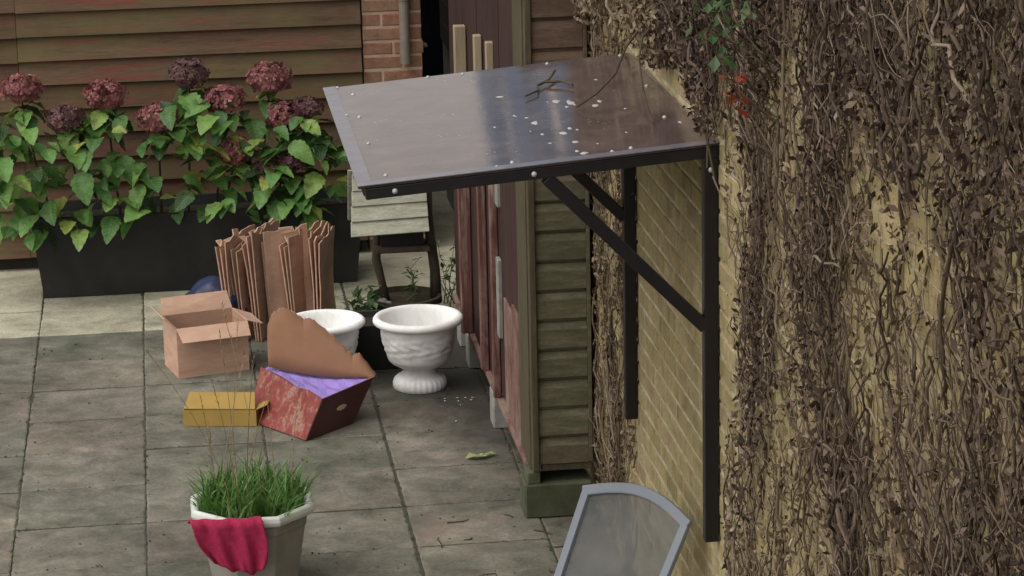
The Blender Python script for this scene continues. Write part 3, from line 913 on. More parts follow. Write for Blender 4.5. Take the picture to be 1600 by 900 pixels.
for pts in ([(-0.02, -2.05, 2.60), (-0.07, -2.12, 2.60), (-0.13, -2.22, 2.57), (-0.165, -2.34, 2.51), (-0.175, -2.47, 2.43), (-0.17, -2.58, 2.35), (-0.165, -2.63, 2.325)],
            [(-0.02, -1.85, 2.56), (-0.09, -1.92, 2.55), (-0.16, -2.02, 2.50), (-0.22, -2.13, 2.42), (-0.30, -2.19, 2.36), (-0.38, -2.21, 2.315)],
            [(-0.36, -1.50, 2.325), (-0.40, -1.62, 2.313), (-0.46, -1.70, 2.306), (-0.47, -1.80, 2.306), (-0.53, -1.88, 2.302)],
            [(-0.42, -1.66, 2.312), (-0.36, -1.70, 2.32), (-0.33, -1.78, 2.319)],
            [(-0.02, -2.75, 2.6), (-0.03, -2.95, 2.5), (-0.05, -3.06, 2.38), (-0.055, -3.07, 2.25)],
            [(-0.02, -2.5, 2.75), (-0.05, -2.85, 2.55), (-0.06, -3.05, 2.40), (-0.03, -3.09, 2.2)]):
    mb = fallen if pts[0][0] < -0.1 else MB()
    mb.tube(pts, [0.006, 0.0055, 0.005, 0.0045, 0.004, 0.0035, 0.003][:len(pts)], 5)
    if mb is not fallen:
        mb.build('trailing_twig', M['bark'], dark_ivy)
o = fallen.build('fallen_twig', M['bark'])
o.location = (WX, 0, 0)
tag(o, 'forked dead twig lying on the canopy sheet', 'twig')

# ------------------------------------------------------------------ two white urns
def urn(label, loc, s, seed):
    root = thing('urn_planter', label, 'urn', loc, 'white urns beside the shed')
    H = 0.405
    def relief(r, z, a, j):
        if 0.17 < z < 0.335 and r > 0.12:
            w = math.sin((z - 0.17) / 0.165 * math.pi)
            k = math.sin(a * 9 + math.sin(z * 70) * 1.8) * math.cos(z * 95 + a * 4)
            return r + 0.0055 * w * (1 if k > 0.2 else (-0.3 if k < -0.2 else 0.35))
        if z < 0.075 and r > 0.1:
            return r + 0.004 * abs(math.sin(a * 14))
        return r
    body = [(0.135, 0.0), (0.142, 0.012), (0.141, 0.035), (0.134, 0.052), (0.118, 0.066), (0.098, 0.078), (0.09, 0.092), (0.088, 0.108),
            (0.094, 0.118), (0.108, 0.122), (0.128, 0.13), (0.148, 0.142), (0.163, 0.158)]
    body += [(lerp(0.168, 0.204, t) + 0.004 * math.sin(t * 3.1), lerp(0.168, 0.345, t)) for t in [k / 18 for k in range(19)]]
    MB().lathe(body + [(0.207, 0.352)], 112, wob=relief).build('bowl', M['white_urn'], root, smooth=True)
    rim = [(0.205, 0.350), (0.222, 0.353), (0.236, 0.361), (0.242, 0.373), (0.240, 0.386), (0.231, 0.396), (0.218, 0.399), (0.207, 0.395),
           (0.199, 0.384), (0.196, 0.362), (0.19, 0.30), (0.175, 0.20), (0.15, 0.16), (0.0005, 0.15)]
    MB().lathe(rim, 72).build('rim', M['white_urn'], root, smooth=True)
    MB().lathe([(0.0005, 0.001), (0.135, 0.001)], 48).build('foot', M['white_urn'], root)
    root.scale = (s, s, s)
    return root
urn('white urn planter with leaf relief standing clear on the paving', (0.262, 1.95, 0.001), 1.0, 1)
urn('white urn planter half hidden behind the torn red box', (-0.225, 2.12, 0.001), 0.90, 2)

# ------------------------------------------------------------------ black pot behind the urns
bp = thing('plant_pot', 'black square plastic pot in the gap between the white urns', 'pot', (0.06, 2.42, 0.0))
def sq(h, a, b, t=0.012):
    mb = MB()
    for (r0, r1, z0, z1) in ((a, b, 0, h),):
        o_ = [(-r0, -r0, z0), (r0, -r0, z0), (r0, r0, z0), (-r0, r0, z0), (-r1, -r1, z1), (r1, -r1, z1), (r1, r1, z1), (-r1, r1, z1)]
        i_ = [(x * (1 - t / r1), y * (1 - t / r1), z + (0.012 if z == 0 else 0)) for x, y, z in o_]
        f = [(3, 2, 1, 0)] + [(k, (k + 1) % 4, (k + 1) % 4 + 4, k + 4) for k in range(4)]
        fi = [(8, 9, 10, 11)] + [(8 + k, 12 + k, 12 + (k + 1) % 4, 8 + (k + 1) % 4) for k in range(4)]
        fr = [(4 + k, 4 + (k + 1) % 4, 12 + (k + 1) % 4, 12 + k) for k in range(4)]
        mb.add(o_ + i_, f + fi + fr)
    return mb
sq(0.27, 0.12, 0.16).build('body', M['black_plastic'], bp, bevel=0.004)
MB().box(-0.145, 0.145, -0.145, 0.145, 0.22, 0.235).build('soil', M['soil'], bp)

# ------------------------------------------------------------------ bird table in a round pot
bt = thing('bird_table', 'rustic bird table with pale boarded roof on two bark posts', 'bird table', (0.31, 3.35, 0))
MB().lathe([(0.0005, 0.0), (0.17, 0.0), (0.20, 0.11), (0.215, 0.115), (0.218, 0.14), (0.20, 0.142), (0.19, 0.11), (0.0005, 0.105)], 32).build('pot', M['bark'], bt, smooth=False)
MB().tube([(-0.10, 0, 0.08), (-0.125, 0.005, 0.22), (-0.155, 0.0, 0.36), (-0.15, 0.01, 0.47), (-0.13, 0, 0.62)], [0.028, 0.022, 0.026, 0.022, 0.024], 8).build('leg', M['bark'], bt, smooth=True)
MB().tube([(0.19, 0.03, 0.08), (0.185, 0.0, 0.28), (0.165, 0.01, 0.47), (0.15, -0.01, 0.62), (0.155, 0.0, 0.88)], [0.036, 0.030, 0.028, 0.03, 0.028], 8).build('leg', M['bark'], bt, smooth=True)
MB().tube([(0.155, 0.0, 0.80), (0.19, -0.02, 0.79), (0.23, -0.03, 0.84)], [0.025, 0.02, 0.012], 6).build('branch_stub', M['bark'], bt, smooth=True)
MB().box(-0.16, 0.15, -0.11, 0.11, 0.42, 0.445).build('tray', M['bark'], bt, bevel=0.004)
MB().box(-0.13, 0.12, -0.05, 0.10, 0.446, 0.54).build('feeding_box', M['black_plastic'], bt, bevel=0.004)
for k, (z, yo, dz) in enumerate(((0.550, -0.205, 0.085), (0.628, -0.165, 0.088), (0.708, -0.122, 0.088), (0.788, -0.078, 0.088), (0.865, -0.035, 0.07))):
    vb = [(-0.31 + 0.008 * k, yo, z), (0.14, yo, z + 0.012), (0.14, yo + 0.055, z + dz), (-0.305 + 0.008 * k, yo + 0.055, z + dz- 0.008)]
    MB().slab(vb, 0.024, (0, -0.9, 0.35)).build('roof_board', M['bird_roof'], bt, bevel=0.003)
for k in range(3):
    zz, yy = ((0.56, 0.19), (0.67, 0.13), (0.77, 0.09))[k]
    MB().slab([(-0.30, yy, zz), (0.14, yy, zz), (0.14, yy - 0.05, zz + 0.12), (-0.30, yy - 0.05, zz + 0.12)], 0.016, (0, 0.9, 0.35)).build('roof_board', M['bird_roof'], bt, bevel=0.003)
MB().box(-0.29, 0.13, -0.02, 0.02, 0.60, 0.63).build('ridge_support', M['bark'], bt)
# climbing weeds around it
def weed(label, loc, n, h, spread, seed, mat='green_leaf', size=0.05):
    r = random.Random(seed)
    root = thing('leafy_weed', label, 'plant', loc)
    st = MB()
    lf = MB()
    for _ in range(n):
        a = r.uniform(0, 6.28)
        t = Vector((math.cos(a), math.sin(a), 0)) * spread * r.uniform(.3, 1)
        hh = h * r.uniform(.5, 1)
        pts = [Vector((r.gauss(0, .02), r.gauss(0, .02), 0)) + t * (k / 5) ** 1.5 + Vector((r.gauss(0, .006), 0, hh * k / 5)) for k in range(6)]
        st.tube(pts, [0.004, 0.0035, 0.003, 0.0025, 0.002, 0.0015], 4)
        for k in range(2, 6):
            for _ in range(2):
                e = Matrix.Rotation(r.uniform(0, 6.28), 3, 'Z') @ Matrix.Rotation(r.gauss(0.2, .4), 3, 'X')
                s = size * r.uniform(.6, 1.3)
                q = [Vector((0, 0, 0)), Vector((.22, .5, .06)), Vector((0, 1.1, -.08)), Vector((-.22, .5, .06))]
                lf.add([pts[k] + e @ (p * s) for p in q], [(0, 1, 2), (0, 2, 3)])
    st.build('stem', M['green_leaf'], root, fix=False)
    tag(lf.build('leaves', M[mat], root, fix=False), None, None, kind='stuff')
weed('sparse green weed growing beside the bird table at the shed', (0.60, 3.62, 0.0), 6, 0.42, 0.12, 5)
weed('low green weed at the foot of the bird table behind the urns', (0.08, 3.15, 0.0), 9, 0.26, 0.13, 6, size=0.07)
weed('thin green weed rising through the bird table posts', (0.35, 3.25, 0.10), 4, 0.32, 0.10, 8, size=0.045)
st = MB()
for k in range(5):
    c = Vector((rnd.gauss(0, .035), rnd.gauss(0, .02), 0.02))
    st.lathe([(0.0005, -0.022), (0.016, -0.017), (0.024, 0), (0.018, 0.014), (0.0005, 0.02)], 8, c)
o = st.build('pebble_heap', M['block_pale'], smooth=True)
o.location = (0.20, 3.25, 0.105)
tag(o, 'few pale pebbles lying in the bird table pot', 'pebbles', kind='stuff')

# ------------------------------------------------------------------ flattened cardboard standing on edge
def cardsheet(label, x, y, rz, lean, w, h, seed, fold=True):
    r = random.Random(seed)
    root = thing('flattened_box', label, 'cardboard', (x, y, 0.002), 'flattened boxes standing on edge', R(rz))
    Lm = Matrix.Rotation(R(lean), 3, 'X')
    for leaf in range(3 if fold else 2):
        n = 7
        hh = h * r.uniform(.93, 1.03)
        bow = r.uniform(-.02, .02)
        vs_, fs_ = [], []
        for k in range(n + 1):
            a = -w / 2 + w * k / n
            top = hh * (1 + r.gauss(0, .02))
            for j_ in range(5):
                t = j_ / 4
                yy_ = 0.017 * leaf + bow * math.sin(t * 3) * (k / n) + 0.012 * leaf * t * t + r.gauss(0, .0015)
                vs_.append(Lm @ Vector((a, yy_, top * t)))
        for k in range(n):
            for j_ in range(4):
                q = k * 5 + j_
                fs_.append((q, q + 1, q + 6, q + 5))
        o = MB().add(vs_, fs_).build('panel', M['card'], root)
        sm = o.modifiers.new('thickness', 'SOLIDIFY')
        sm.thickness = 0.007
        sm.offset = 0
        for f_ in range(r.choice((1, 1, 2))):      # torn flap sticking up from the top edge
            a = r.uniform(-w * .45, w * .2)
            b = a + r.uniform(.03, .10)
            t0 = Lm @ Vector((a, 0.017 * leaf + 0.012 * leaf, hh * .96))
            t1 = Lm @ Vector((b, 0.017 * leaf + 0.012 * leaf, hh * .96))
            d = Vector((r.gauss(0, .02), r.gauss(0, .035), r.uniform(.03, .075)))
            MB().slab([t0, t1, t1 + d * r.uniform(.6, 1), t0 + d], 0.006, (0, 1, 0)).build('flap', M['card_edge'], root)
specs = [('leftmost flattened cardboard box in the upright row', -0.60, 68, -3, .50, .57),
         ('second flattened cardboard box from the left in the upright row', -0.53, 66, -4, .48, .56),
         ('third flattened cardboard box from the left with a splayed flap', -0.455, 70, -3, .50, .59),
         ('broad flattened cardboard box showing its plain brown face', -0.345, 30, -5, .30, .60),
         ('flattened cardboard box right of the broad brown face', -0.235, 64, -3, .46, .57),
         ('rightmost flattened cardboard box in the upright row', -0.14, 76, 1, .50, .57)]
for k, (lb, x, rz, lean, w, h) in enumerate(specs):
    cardsheet(lb, x, 3.25 + (0.0 if k != 3 else -0.12), rz, lean, w, h, 20 + k, k != 3)
# broken brown box in front of the row, at the left
bb = thing('cardboard_box', 'low brown open cardboard box left of the torn red box', 'cardboard', (-0.86, 2.55, 0.002), None, R(14))
for (x0, x1, y0, y1) in ((-.2, .2, -.15, -.145), (-.2, .2, .145, .15), (-.2, -.195, -.144, .144), (.195, .2, -.144, .144)):
    MB().box(x0, x1, y0, y1, 0, .28).build('panel', M['card'], bb)
MB().box(-.194, .194, -.144, .144, .002, .007).build('base', M['card'], bb)
MB().slab([(-.2, .15, .28), (.2, .15, .28), (.185, .20, .37), (-.19, .21, .365)], .005, (0, -.86, .5)).build('flap', M['card'], bb)
MB().slab([(.2, -.14, .28), (.2, .14, .28), (.30, .13, .24), (.29, -.135, .25)], .005, (.4, 0, .9)).build('flap', M['card'], bb)
MB().slab([(-.2, -.14, .28), (-.2, .14, .28), (-.27, .13, .35), (-.26, -.135, .34)], .005, (.7, 0, .7)).build('flap', M['card'], bb)
MB().slab([(-.2, -.15, .28), (.2, -.15, .28), (.19, -.24, .22), (-.19, -.24, .22)], .005, (0, -.5, .8)).build('flap', M['card'], bb)
# navy sack
def blob(name, mat, root, c, s, seed, n=14):
    bm = bmesh.new()
    bmesh.ops.create_icosphere(bm, subdivisions=4, radius=1)
    for v in bm.verts:
        d = 1 + 0.22 * noise.noise(v.co * 2.1 + Vector((seed, 0, 0))) + 0.10 * noise.noise(v.co * 6 + Vector((0, seed, 0)))
        v.co = Vector((v.co.x * s[0] * d, v.co.y * s[1] * d, v.co.z * s[2] * d)) + Vector(c)
        v.co.z = max(v.co.z, 0.0)
    me = bpy.data.meshes.new(name)
    bm.to_mesh(me)
    bm.free()
    for p in me.polygons:
        p.use_smooth = True
    me.materials.append(mat)
    return link(name, me, root)
o = blob('plastic_sack', M['blue_plastic'], None, (0, 0, 0.15), (0.20, 0.16, 0.20), 3.3)
o.location = (-0.80, 3.15, 0)
tag(o, 'crumpled navy plastic sack beside the upright cardboard', 'sack')

# ------------------------------------------------------------------ torn red box with purple lining
tb = thing('torn_box', 'torn open red printed box with purple lining on the paving', 'box', (-0.40, 1.12, 0.003))
def V(*a): return Vector(a)
A, Bc, Cc = V(0, 0, 0), V(0.26, 0.255, 0), V(-0.27, 0.40, 0)
Dd = Bc + Cc
At, Bt, Ct = V(0.095, 0.045, 0.20), V(0.375, 0.31, 0.22), V(-0.19, 0.55, 0.24)
def sheet4(pts, name, mat, th=0.006):
    n = (Vector(pts[1]) - Vector(pts[0])).cross(Vector(pts[2]) - Vector(pts[0])).normalized()
    return MB().slab(pts, th, n).build(name, mat, tb)
sheet4([A, Bc, Bt, At], 'side_panel', M['maroon'])
sheet4([Cc, A, At, lerp(At, Ct, .18) + V(-.01, 0, .016), lerp(At, Ct, .4) + V(0, 0, -.008), lerp(At, Ct, .62) + V(-.01, 0, .012), Ct], 'side_panel', M['print'])
sheet4([Bc, Dd, Dd + V(.05, .05, .20), Bt], 'side_panel', M['card_torn'])
sheet4([A + V(0, .01, .005), Bc + V(-.01, 0, .005), Dd + V(0, 0, .005), Cc + V(.01, 0, .005)], 'base', M['card_torn'])
hc = lerp(lerp(A, Bc, .52), lerp(At, Bt, .52), .55)
du, dv = (Bc - A).normalized(), (At - A).normalized()
MB().slab([hc + du * (.035 * math.cos(k * .785)) + dv * (.016 * math.sin(k * .785)) + V(.004, -.005, 0) for k in range(8)], .004, (.7, -.7, 0)).build('hand_hole_flap', M['card_edge'], tb)
# purple paper lining, sagging inside the box
vs_, fs_ = [], []
for a in range(9):
    for b in range(9):
        u, v = a / 8, b / 8
        p = lerp(lerp(At, Bt, u), lerp(Ct, Ct + (Bt - At) * 0.95, u), v)
        p = p + V(0, 0.004, -0.016 - 0.03 * math.sin(u * 3.14) * math.sin(v * 3.14) + 0.006 * math.sin(a * 2.1 + b * 1.3))
        vs_.append(p)
for a in range(8):
    for b in range(8):
        q = a * 9 + b
        fs_.append((q, q + 1, q + 10, q + 9))
MB().add(vs_, fs_).build('purple_lining', M['purple'], tb, smooth=False)
# torn brown lid leaf rising at the back, curling
P0, P1 = Ct + V(0.04, 0.0, -0.004), Bt + V(-0.02, 0.02, -0.006)
ax = P1 - P0
upv = V(-0.02, 0.35, 0.92).normalized()
nl = ax.cross(upv).normalized()
jit = random.Random(5)
tops = [(0.0, 0.185), (0.06, 0.24), (0.13, 0.258), (0.2, 0.262), (0.27, 0.25), (0.32, 0.236), (0.37, 0.222), (0.40, 0.228), (0.43, 0.232), (0.50, 0.212), (0.58, 0.186), (0.66, 0.158), (0.74, 0.128), (0.80, 0.104), (0.845, 0.086), (0.875, 0.098), (0.91, 0.094), (0.96, 0.066), (1.02, 0.03), (1.05, 0.012)]
fine = []
for (a0, h0), (a1, h1) in zip(tops, tops[1:]):
    for q in range(3):
        fine.append((lerp(a0, a1, q / 3), max(0.004, lerp(h0, h1, q / 3))))
tops = fine + [tops[-1]]
vs_, fs_ = [], []
for k, (a, h) in enumerate(tops):
    for j_ in range(5):
        t = j_ / 4
        curl = 0.035 * t * t + 0.012 * math.sin(a * 5) * t + 0.022 * max(0, a - .80) * t * 4
        vs_.append(P0 + ax * a + upv * (h * t * 1.22 + (jit.gauss(0, .003) if j_ == 4 else 0)) - nl * curl + V(0, 0, -0.02 * math.sin(min(a, 1) * 3.14) * (1 - t)))
for k in range(len(tops) - 1):
    for j_ in range(4):
        q = k * 5 + j_
        fs_.append((q, q + 1, q + 6, q + 5))
o = MB().add(vs_, fs_).build('torn_lid', M['card_torn'], tb, smooth=True)
sm = o.modifiers.new('thickness', 'SOLIDIFY')
sm.thickness = 0.005
rim_ = MB()
for k in range(len(tops) - 1):
    p, q = vs_[k * 5 + 4], vs_[k * 5 + 9]
    w_ = upv * jit.uniform(.003, .011)
    rim_.slab([p - w_ + nl * .004, q - w_ + nl * .004, q + w_ * .4 + nl * .003, p + w_ * .4 + nl * .003], .0025, nl)
rim_.build('torn_edge', M['card_edge'], tb)
yb = thing('yellow_box', 'small mustard yellow carton lying left of the torn red box', 'box', (-0.80, 1.55, 0.002), None, R(-12))
for (x0, x1, y0, y1) in ((-.19, .19, -.10, -.096), (-.19, .19, .096, .10), (-.19, -.186, -.0955, .0955), (.186, .19, -.0955, .0955)):
    MB().box(x0, x1, y0, y1, 0, .085).build('side', M['yellow_card'], yb)
MB().box(-.1855, .1855, -.0955, .0955, .002, .006).build('base', M['yellow_card'], yb)
MB().slab([(-.185, .10, .086), (.185, .10, .086), (.18, .17, .04), (-.17, .165, .05)], .004, (0, .6, .8)).build('flap', M['yellow_card'], yb)
MB().slab([(.19, -.09, .086), (.19, .09, .086), (.25, .08, .12), (.245, -.085, .11)], .004, (-.5, 0, .86)).build('flap', M['yellow_card'], yb)
MB().slab([(-.185, -.10, .091), (.185, -.10, .091), (.17, .0, .15), (-.17, .0, .15)], .004, (0, -.5, .86)).build('flap', M['yellow_card'], yb)

# ------------------------------------------------------------------ octagonal planter with grass
pl = thing('octagonal_planter', 'taupe octagonal planter with white rim and green grass', 'planter', (-0.735, -0.86, 0.001), None, R(22.5))
PR = 1.0
MB().lathe([(0.0005, 0), (0.185, 0), (0.192, 0.01), (0.238, 0.24), (0.240, 0.252), (0.246, 0.256), (0.252, 0.30)], 8).build('body', M['taupe'], pl, bevel=0.004)
MB().lathe([(0.250, 0.298), (0.278, 0.302), (0.286, 0.318), (0.282, 0.336), (0.268, 0.343), (0.252, 0.338), (0.243, 0.318), (0.238, 0.27), (0.0005, 0.265)], 8).build('rim', M['rim_white'], pl, bevel=0.003)
MB().lathe([(0.0005, 0.292), (0.236, 0.290)], 16).build('soil', M['soil'], pl)
gm, ds = MB(), MB()
r = random.Random(4)
for _ in range(900):
    a, q = r.uniform(0, 6.28), 0.225 * math.sqrt(r.random())
    b = Vector((q * math.cos(a), q * math.sin(a), 0.285))
    h = r.uniform(0.10, 0.24)
    d = Vector((r.gauss(0, .35), r.gauss(0, .35), 1)).normalized()
    w = r.uniform(.003, .007)
    s = Vector((math.cos(a * 3), math.sin(a * 3), 0)) * w
    mid = b + d * h * .55
    tip = b + d * h + Vector((d.x, d.y, -.25)) * h * .35
    gm.add([b - s, b + s, mid + s * .8, mid - s * .8, tip], [(0, 1, 2, 3), (3, 2, 4)])
tag(gm.build('grass_blades', M['grass'], pl, fix=False), None, None, kind='stuff')
pl.scale = (1, 1, 1.13)
for _ in range(13):
    a, q = r.uniform(0, 6.28), 0.19 * math.sqrt(r.random())
    b = Vector((q * math.cos(a), q * math.sin(a), 0.285))
    h = r.uniform(0.35, 0.85)
    lean = Vector((r.gauss(0.02, .12), r.gauss(0, .12), 0))
    pts = [b + lean * (k / 5) ** 1.6 * h * 1.2 + Vector((0, 0, h * k / 5)) for k in range(6)]
    ds.tube(pts, [0.0022, 0.002, 0.0018, 0.0016, 0.0013, 0.001], 4, False)
    tipd = (pts[-1] - pts[-2]).normalized()
    for k in range(14):
        c = pts[-1] - tipd * (k * 0.010)
        e = Vector((r.gauss(0, .5), r.gauss(0, .5), .7)).normalized() * r.uniform(.012, .026)
        s = Vector((r.gauss(0, 1), r.gauss(0, 1), 0)).normalized() * 0.003
        ds.add([c - s, c + s, c + e], [(0, 1, 2)])
tag(ds.build('dry_stalks', M['dry_stalk'], pl, fix=False), None, None, kind='stuff')
# pink cloth hooked over the rim
pk = thing('pink_cloth', 'magenta cloth hanging over the front rim of the octagonal planter', 'cloth', (-0.735, -0.86, 0.001))
pk.scale = (1, 1, 1.13)
prof = []
for t in range(25):
    u = t / 24
    if u < 0.16:
        prof.append((0.225 + 0.055 * u / .16, 0.352 - 0.02 * (1 - u / .16)))
    elif u < 0.28:
        k = (u - .16) / .12
        prof.append((0.280 + 0.022 * math.sin(k * 1.57), 0.352 - 0.03 * k))
    else:
        k = (u - .28) / .72
        prof.append((0.302 - 0.012 * k, 0.322 - 0.20 * k))
mb = MB()
NV = 40
vs_, fs_ = [], []
for i, (rad, z) in enumerate(prof):
    u = i / 24
    half = lerp(0.15, 0.11, max(0, (u - .5) / .5) ** 2)
    for k in range(NV + 1):
        s = -1 + 2 * k / NV
        a = R(-101) + 0.0
        tx = s * half + 0.055 * u
        vs_.append((tx * 1.0 + math.cos(a) * 0, -rad + (0.003 + 0.012 * u) * (math.sin(s * 9 + u * 2.4) + 0.5 * math.sin(s * 17 - u * 4)) - 0.016, z + 0.035 * u * (s ** 4) + 0.05 * u * (0.5 - 0.5 * s) + 0.008 * u * math.sin(s * 9)))
for i in range(len(prof) - 1):
    for k in range(NV):
        q = i * (NV + 1) + k
        fs_.append((q, q + 1, q + NV + 2, q + NV + 1))
o = mb.add(vs_, fs_).build('cloth', M['pink'], pk, smooth=True)
o.location = (-0.13, 0.012, 0)
sm = o.modifiers.new('thickness', 'SOLIDIFY')
sm.thickness = 0.005
sm.offset = 0

# ------------------------------------------------------------------ grey garden chair in the corner
ch = thing('garden_chair', 'blue grey plastic garden chair with mesh back beside the brick wall', 'chair', (0.42, -2.86, 0.001), None, 0)
f = V(-0.80, -0.60, 0).normalized()      # the way it faces
s_ = V(0.60, -0.80, 0).normalized()      # along the top of the back
TL = V(0.50, -2.36, 0.872) - V(0.42, -2.86, 0)
Wd = 0.545
def bp_(u, v):
    """point of the back: u 0..1 across, v 0 top .. 1 bottom"""
    bow = math.sin(u * math.pi)
    p = TL + s_ * Wd * (u + (0.5 - u) * 0.10 * v) + V(0, 0, -0.50 * v) + f * (0.30 * v) - f * 0.045 * bow
    p.z += 0.055 * bow * (1 - v) - 0.012 * u * (1 - v)
    return p
nb = -(s_.cross((bp_(.5, 1) - bp_(.5, 0)))).normalized()
def strip(path, w, th, name, mat=M['chair_frame']):
    mb = MB()
    rings = []
    for i, p in enumerate(path):
        d = (path[min(i + 1, len(path) - 1)] - path[max(i - 1, 0)]).normalized()
        sd = d.cross(nb).normalized()
        rings.append([p + sd * w / 2 * a + nb * th / 2 * b for a, b in ((-1, -1), (1, -1), (1, 1), (-1, 1))])
    vs_ = [q for rr in rings for q in rr]
    fs_ = [(0, 1, 2, 3), tuple(4 * (len(rings) - 1) + k for k in (3, 2, 1, 0))]
    for i in range(len(rings) - 1):
        for k in range(4):
            fs_.append((4 * i + k, 4 * i + (k + 1) % 4, 4 * i + 4 + (k + 1) % 4, 4 * i + 4 + k))
    return mb.add(vs_, fs_).build(name, mat, ch, bevel=0.006, seg=2)
us = [k / 14 for k in range(15)]
strip([bp_(u, 0.04) for u in us], 0.042, 0.024, 'top_rail')
strip([bp_(0.03, v) for v in [0.05 + .95 * k / 8 for k in range(9)]], 0.036, 0.024, 'side_rail')
strip([bp_(0.97, v) for v in [0.05 + .95 * k / 8 for k in range(9)]], 0.036, 0.024, 'side_rail')
strip([bp_(u, 0.97) for u in us], 0.04, 0.026, 'bottom_rail')
vs_, fs_ = [], []
for j in range(11):
    for i in range(15):
        vs_.append(bp_(0.05 + 0.9 * i / 14, 0.07 + 0.88 * j / 10) - nb * 0.004)
for j in range(10):
    for i in range(14):
        q = j * 15 + i
        fs_.append((q, q + 1, q + 16, q + 15))
MB().add(vs_, fs_).build('mesh_back', M['mesh'], ch, smooth=True)
b0, b1 = bp_(0.03, 1), bp_(0.97, 1)
zs_ = 0.40
q0, q1 = V(b0.x, b0.y, zs_), V(b1.x, b1.y, zs_)
MB().slab([q0, q1, q1 + f * 0.44, q0 + f * 0.44], 0.035, (0, 0, 1)).build('seat', M['chair_frame'], ch, bevel=0.01, seg=2)
for base, out in ((q0, -1), (q1, 1)):
    for ff in (0.02, 0.42):
        t0 = base + f * ff
        g0 = V(t0.x, t0.y, 0) + f * (-0.05 if ff < .1 else 0.03)
        MB().tube([g0, V(t0.x, t0.y, zs_ - 0.01)], [0.017, 0.022], 8).build('leg', M['chair_frame'], ch)

# ------------------------------------------------------------------ hydrangea in a black trough
ht = thing('plant_trough', 'long black plastic trough under the hydrangea', 'planter', (-0.85, 4.45, 0))
MB().add(*(lambda: ([(-.95, -.2, 0), (.95, -.2, 0), (.95, .2, 0), (-.95, .2, 0), (-1, -.24, .5), (1, -.24, .5), (1, .24, .5), (-1, .24, .5),
                     (-.97, -.21, .5), (.97, -.21, .5), (.97, .21, .5), (-.97, .21, .5), (-.95, -.19, .44), (.95, -.19, .44), (.95, .19, .44), (-.95, .19, .44)],
                    [(3, 2, 1, 0), (0, 1, 5, 4), (1, 2, 6, 5), (2, 3, 7, 6), (3, 0, 4, 7), (4, 5, 9, 8), (5, 6, 10, 9), (6, 7, 11, 10), (7, 4, 8, 11),
                     (8, 9, 13, 12), (9, 10, 14, 13), (10, 11, 15, 14), (11, 8, 12, 15)]))()).build('body', M['black_plastic'], ht)
MB().box(-.945, .945, -.185, .185, .40, .445).build('soil', M['soil'], ht)
MB().box(.475, .53, -.25, -.238, .43, .475).build('label_tag', M['white_plastic'], ht)
hy = thing('hydrangea', 'hydrangea bush with faded pink heads and bright green leaves', 'shrub', (-1.11, 4.35, 0.38))
def leafmesh(w, h, curl, seed):
    q = random.Random(seed)
    vs_, fs_ = [], []
    n = 12
    for j in range(n + 1):
        t = j / n
        ww = w * math.sin(math.pi * min(1, t * 0.97 + 0.02) ** 0.8) ** 0.8 * (1 + (0.09 if j % 2 else -0.05)) + 0.0005
        zc = -curl * h * t * t
        tw = q.uniform(-.12, .12)
        for sx in (-1, -0.5, 0, 0.5, 1):
            vs_.append((sx * ww / 2, h * t, zc + 0.16 * ww * abs(sx) + tw * ww * sx * .4 + 0.05 * ww * math.sin(t * 9 + sx * 3) * abs(sx)))
    for j in range(n):
        for k in range(4):
            a = j * 5 + k
            fs_.append((a, a + 1, a + 6, a + 5))
    return MB().add(vs_, fs_).mesh('leaf', M['hyd_leaf'], smooth=True, fix=False)
leaf_me = [leafmesh(0.10, 0.145, .25, 1), leafmesh(0.115, 0.16, .4, 2), leafmesh(0.085, 0.125, .12, 3), leafmesh(0.095, 0.15, .5, 4), leafmesh(0.07, 0.10, .3, 5)]
r = random.Random(31)
def head(c, rad, mat):
    mb = MB()
    for _ in range(150):
        d = Vector((r.gauss(0, 1), r.gauss(0, 1), r.gauss(0.25, 1))).normalized()
        p = Vector(c) + Vector((d.x * 1.12, d.y * 1.12, d.z * .78)) * rad * r.uniform(.78, 1.08)
        e = d.to_track_quat('Z', 'Y').to_matrix() @ Matrix.Rotation(r.uniform(0, 3), 3, 'Z') @ Matrix.Rotation(r.gauss(0, .3), 3, 'X')
        s = rad * r.uniform(.17, .26)
        for k in range(4):
            a = k * math.pi / 2
            q = [Vector((0, 0, 0)), Vector((math.cos(a - .55), math.sin(a - .55), .12)) * s, Vector((math.cos(a), math.sin(a), .22)) * s * 1.15, Vector((math.cos(a + .55), math.sin(a + .55), .12)) * s]
            mb.add([p + e @ v for v in q], [(0, 1, 2, 3)])
    mb.build('flower_head', mat, hy, fix=False)
# heads given in local metres from the bush root
heads = [(0.73, -0.02, 0.90, .095, 'hyd_flower'), (0.80, -0.10, 0.68, .085, 'hyd_flower'), (0.94, -0.05, 0.70, .075, 'hyd_flower_dark'),
         (0.82, -0.18, 0.42, .085, 'hyd_flower_dark'), (0.70, -0.2, 0.36, .08, 'hyd_flower_dark'), (0.90, -0.08, 0.62, .06, 'hyd_flower'),
         (0.45, -0.10, 0.80, .09, 'hyd_flower'), (0.25, -0.05, 0.95, .085, 'hyd_flower_dark'), (0.05, -0.12, 0.70, .09, 'hyd_flower'),
         (-0.25, -0.08, 0.85, .09, 'hyd_flower'), (-0.5, -0.1, 0.72, .085, 'hyd_flower_dark'), (-0.75, -0.05, 0.9, .09, 'hyd_flower'), (0.5, -0.2, 0.5, .08, 'hyd_flower')]
for hx, hyy, hz, hr, hm in heads:
    head((hx, hyy, hz), hr * 1.2, M[hm])
    MB().tube([(hx * .8, 0.05, 0), (hx * .93, 0.04, hz * .5), (hx, hyy, hz - hr * .6)], [0.009, 0.007, 0.005], 6).build('stem', M['bark'], hy)
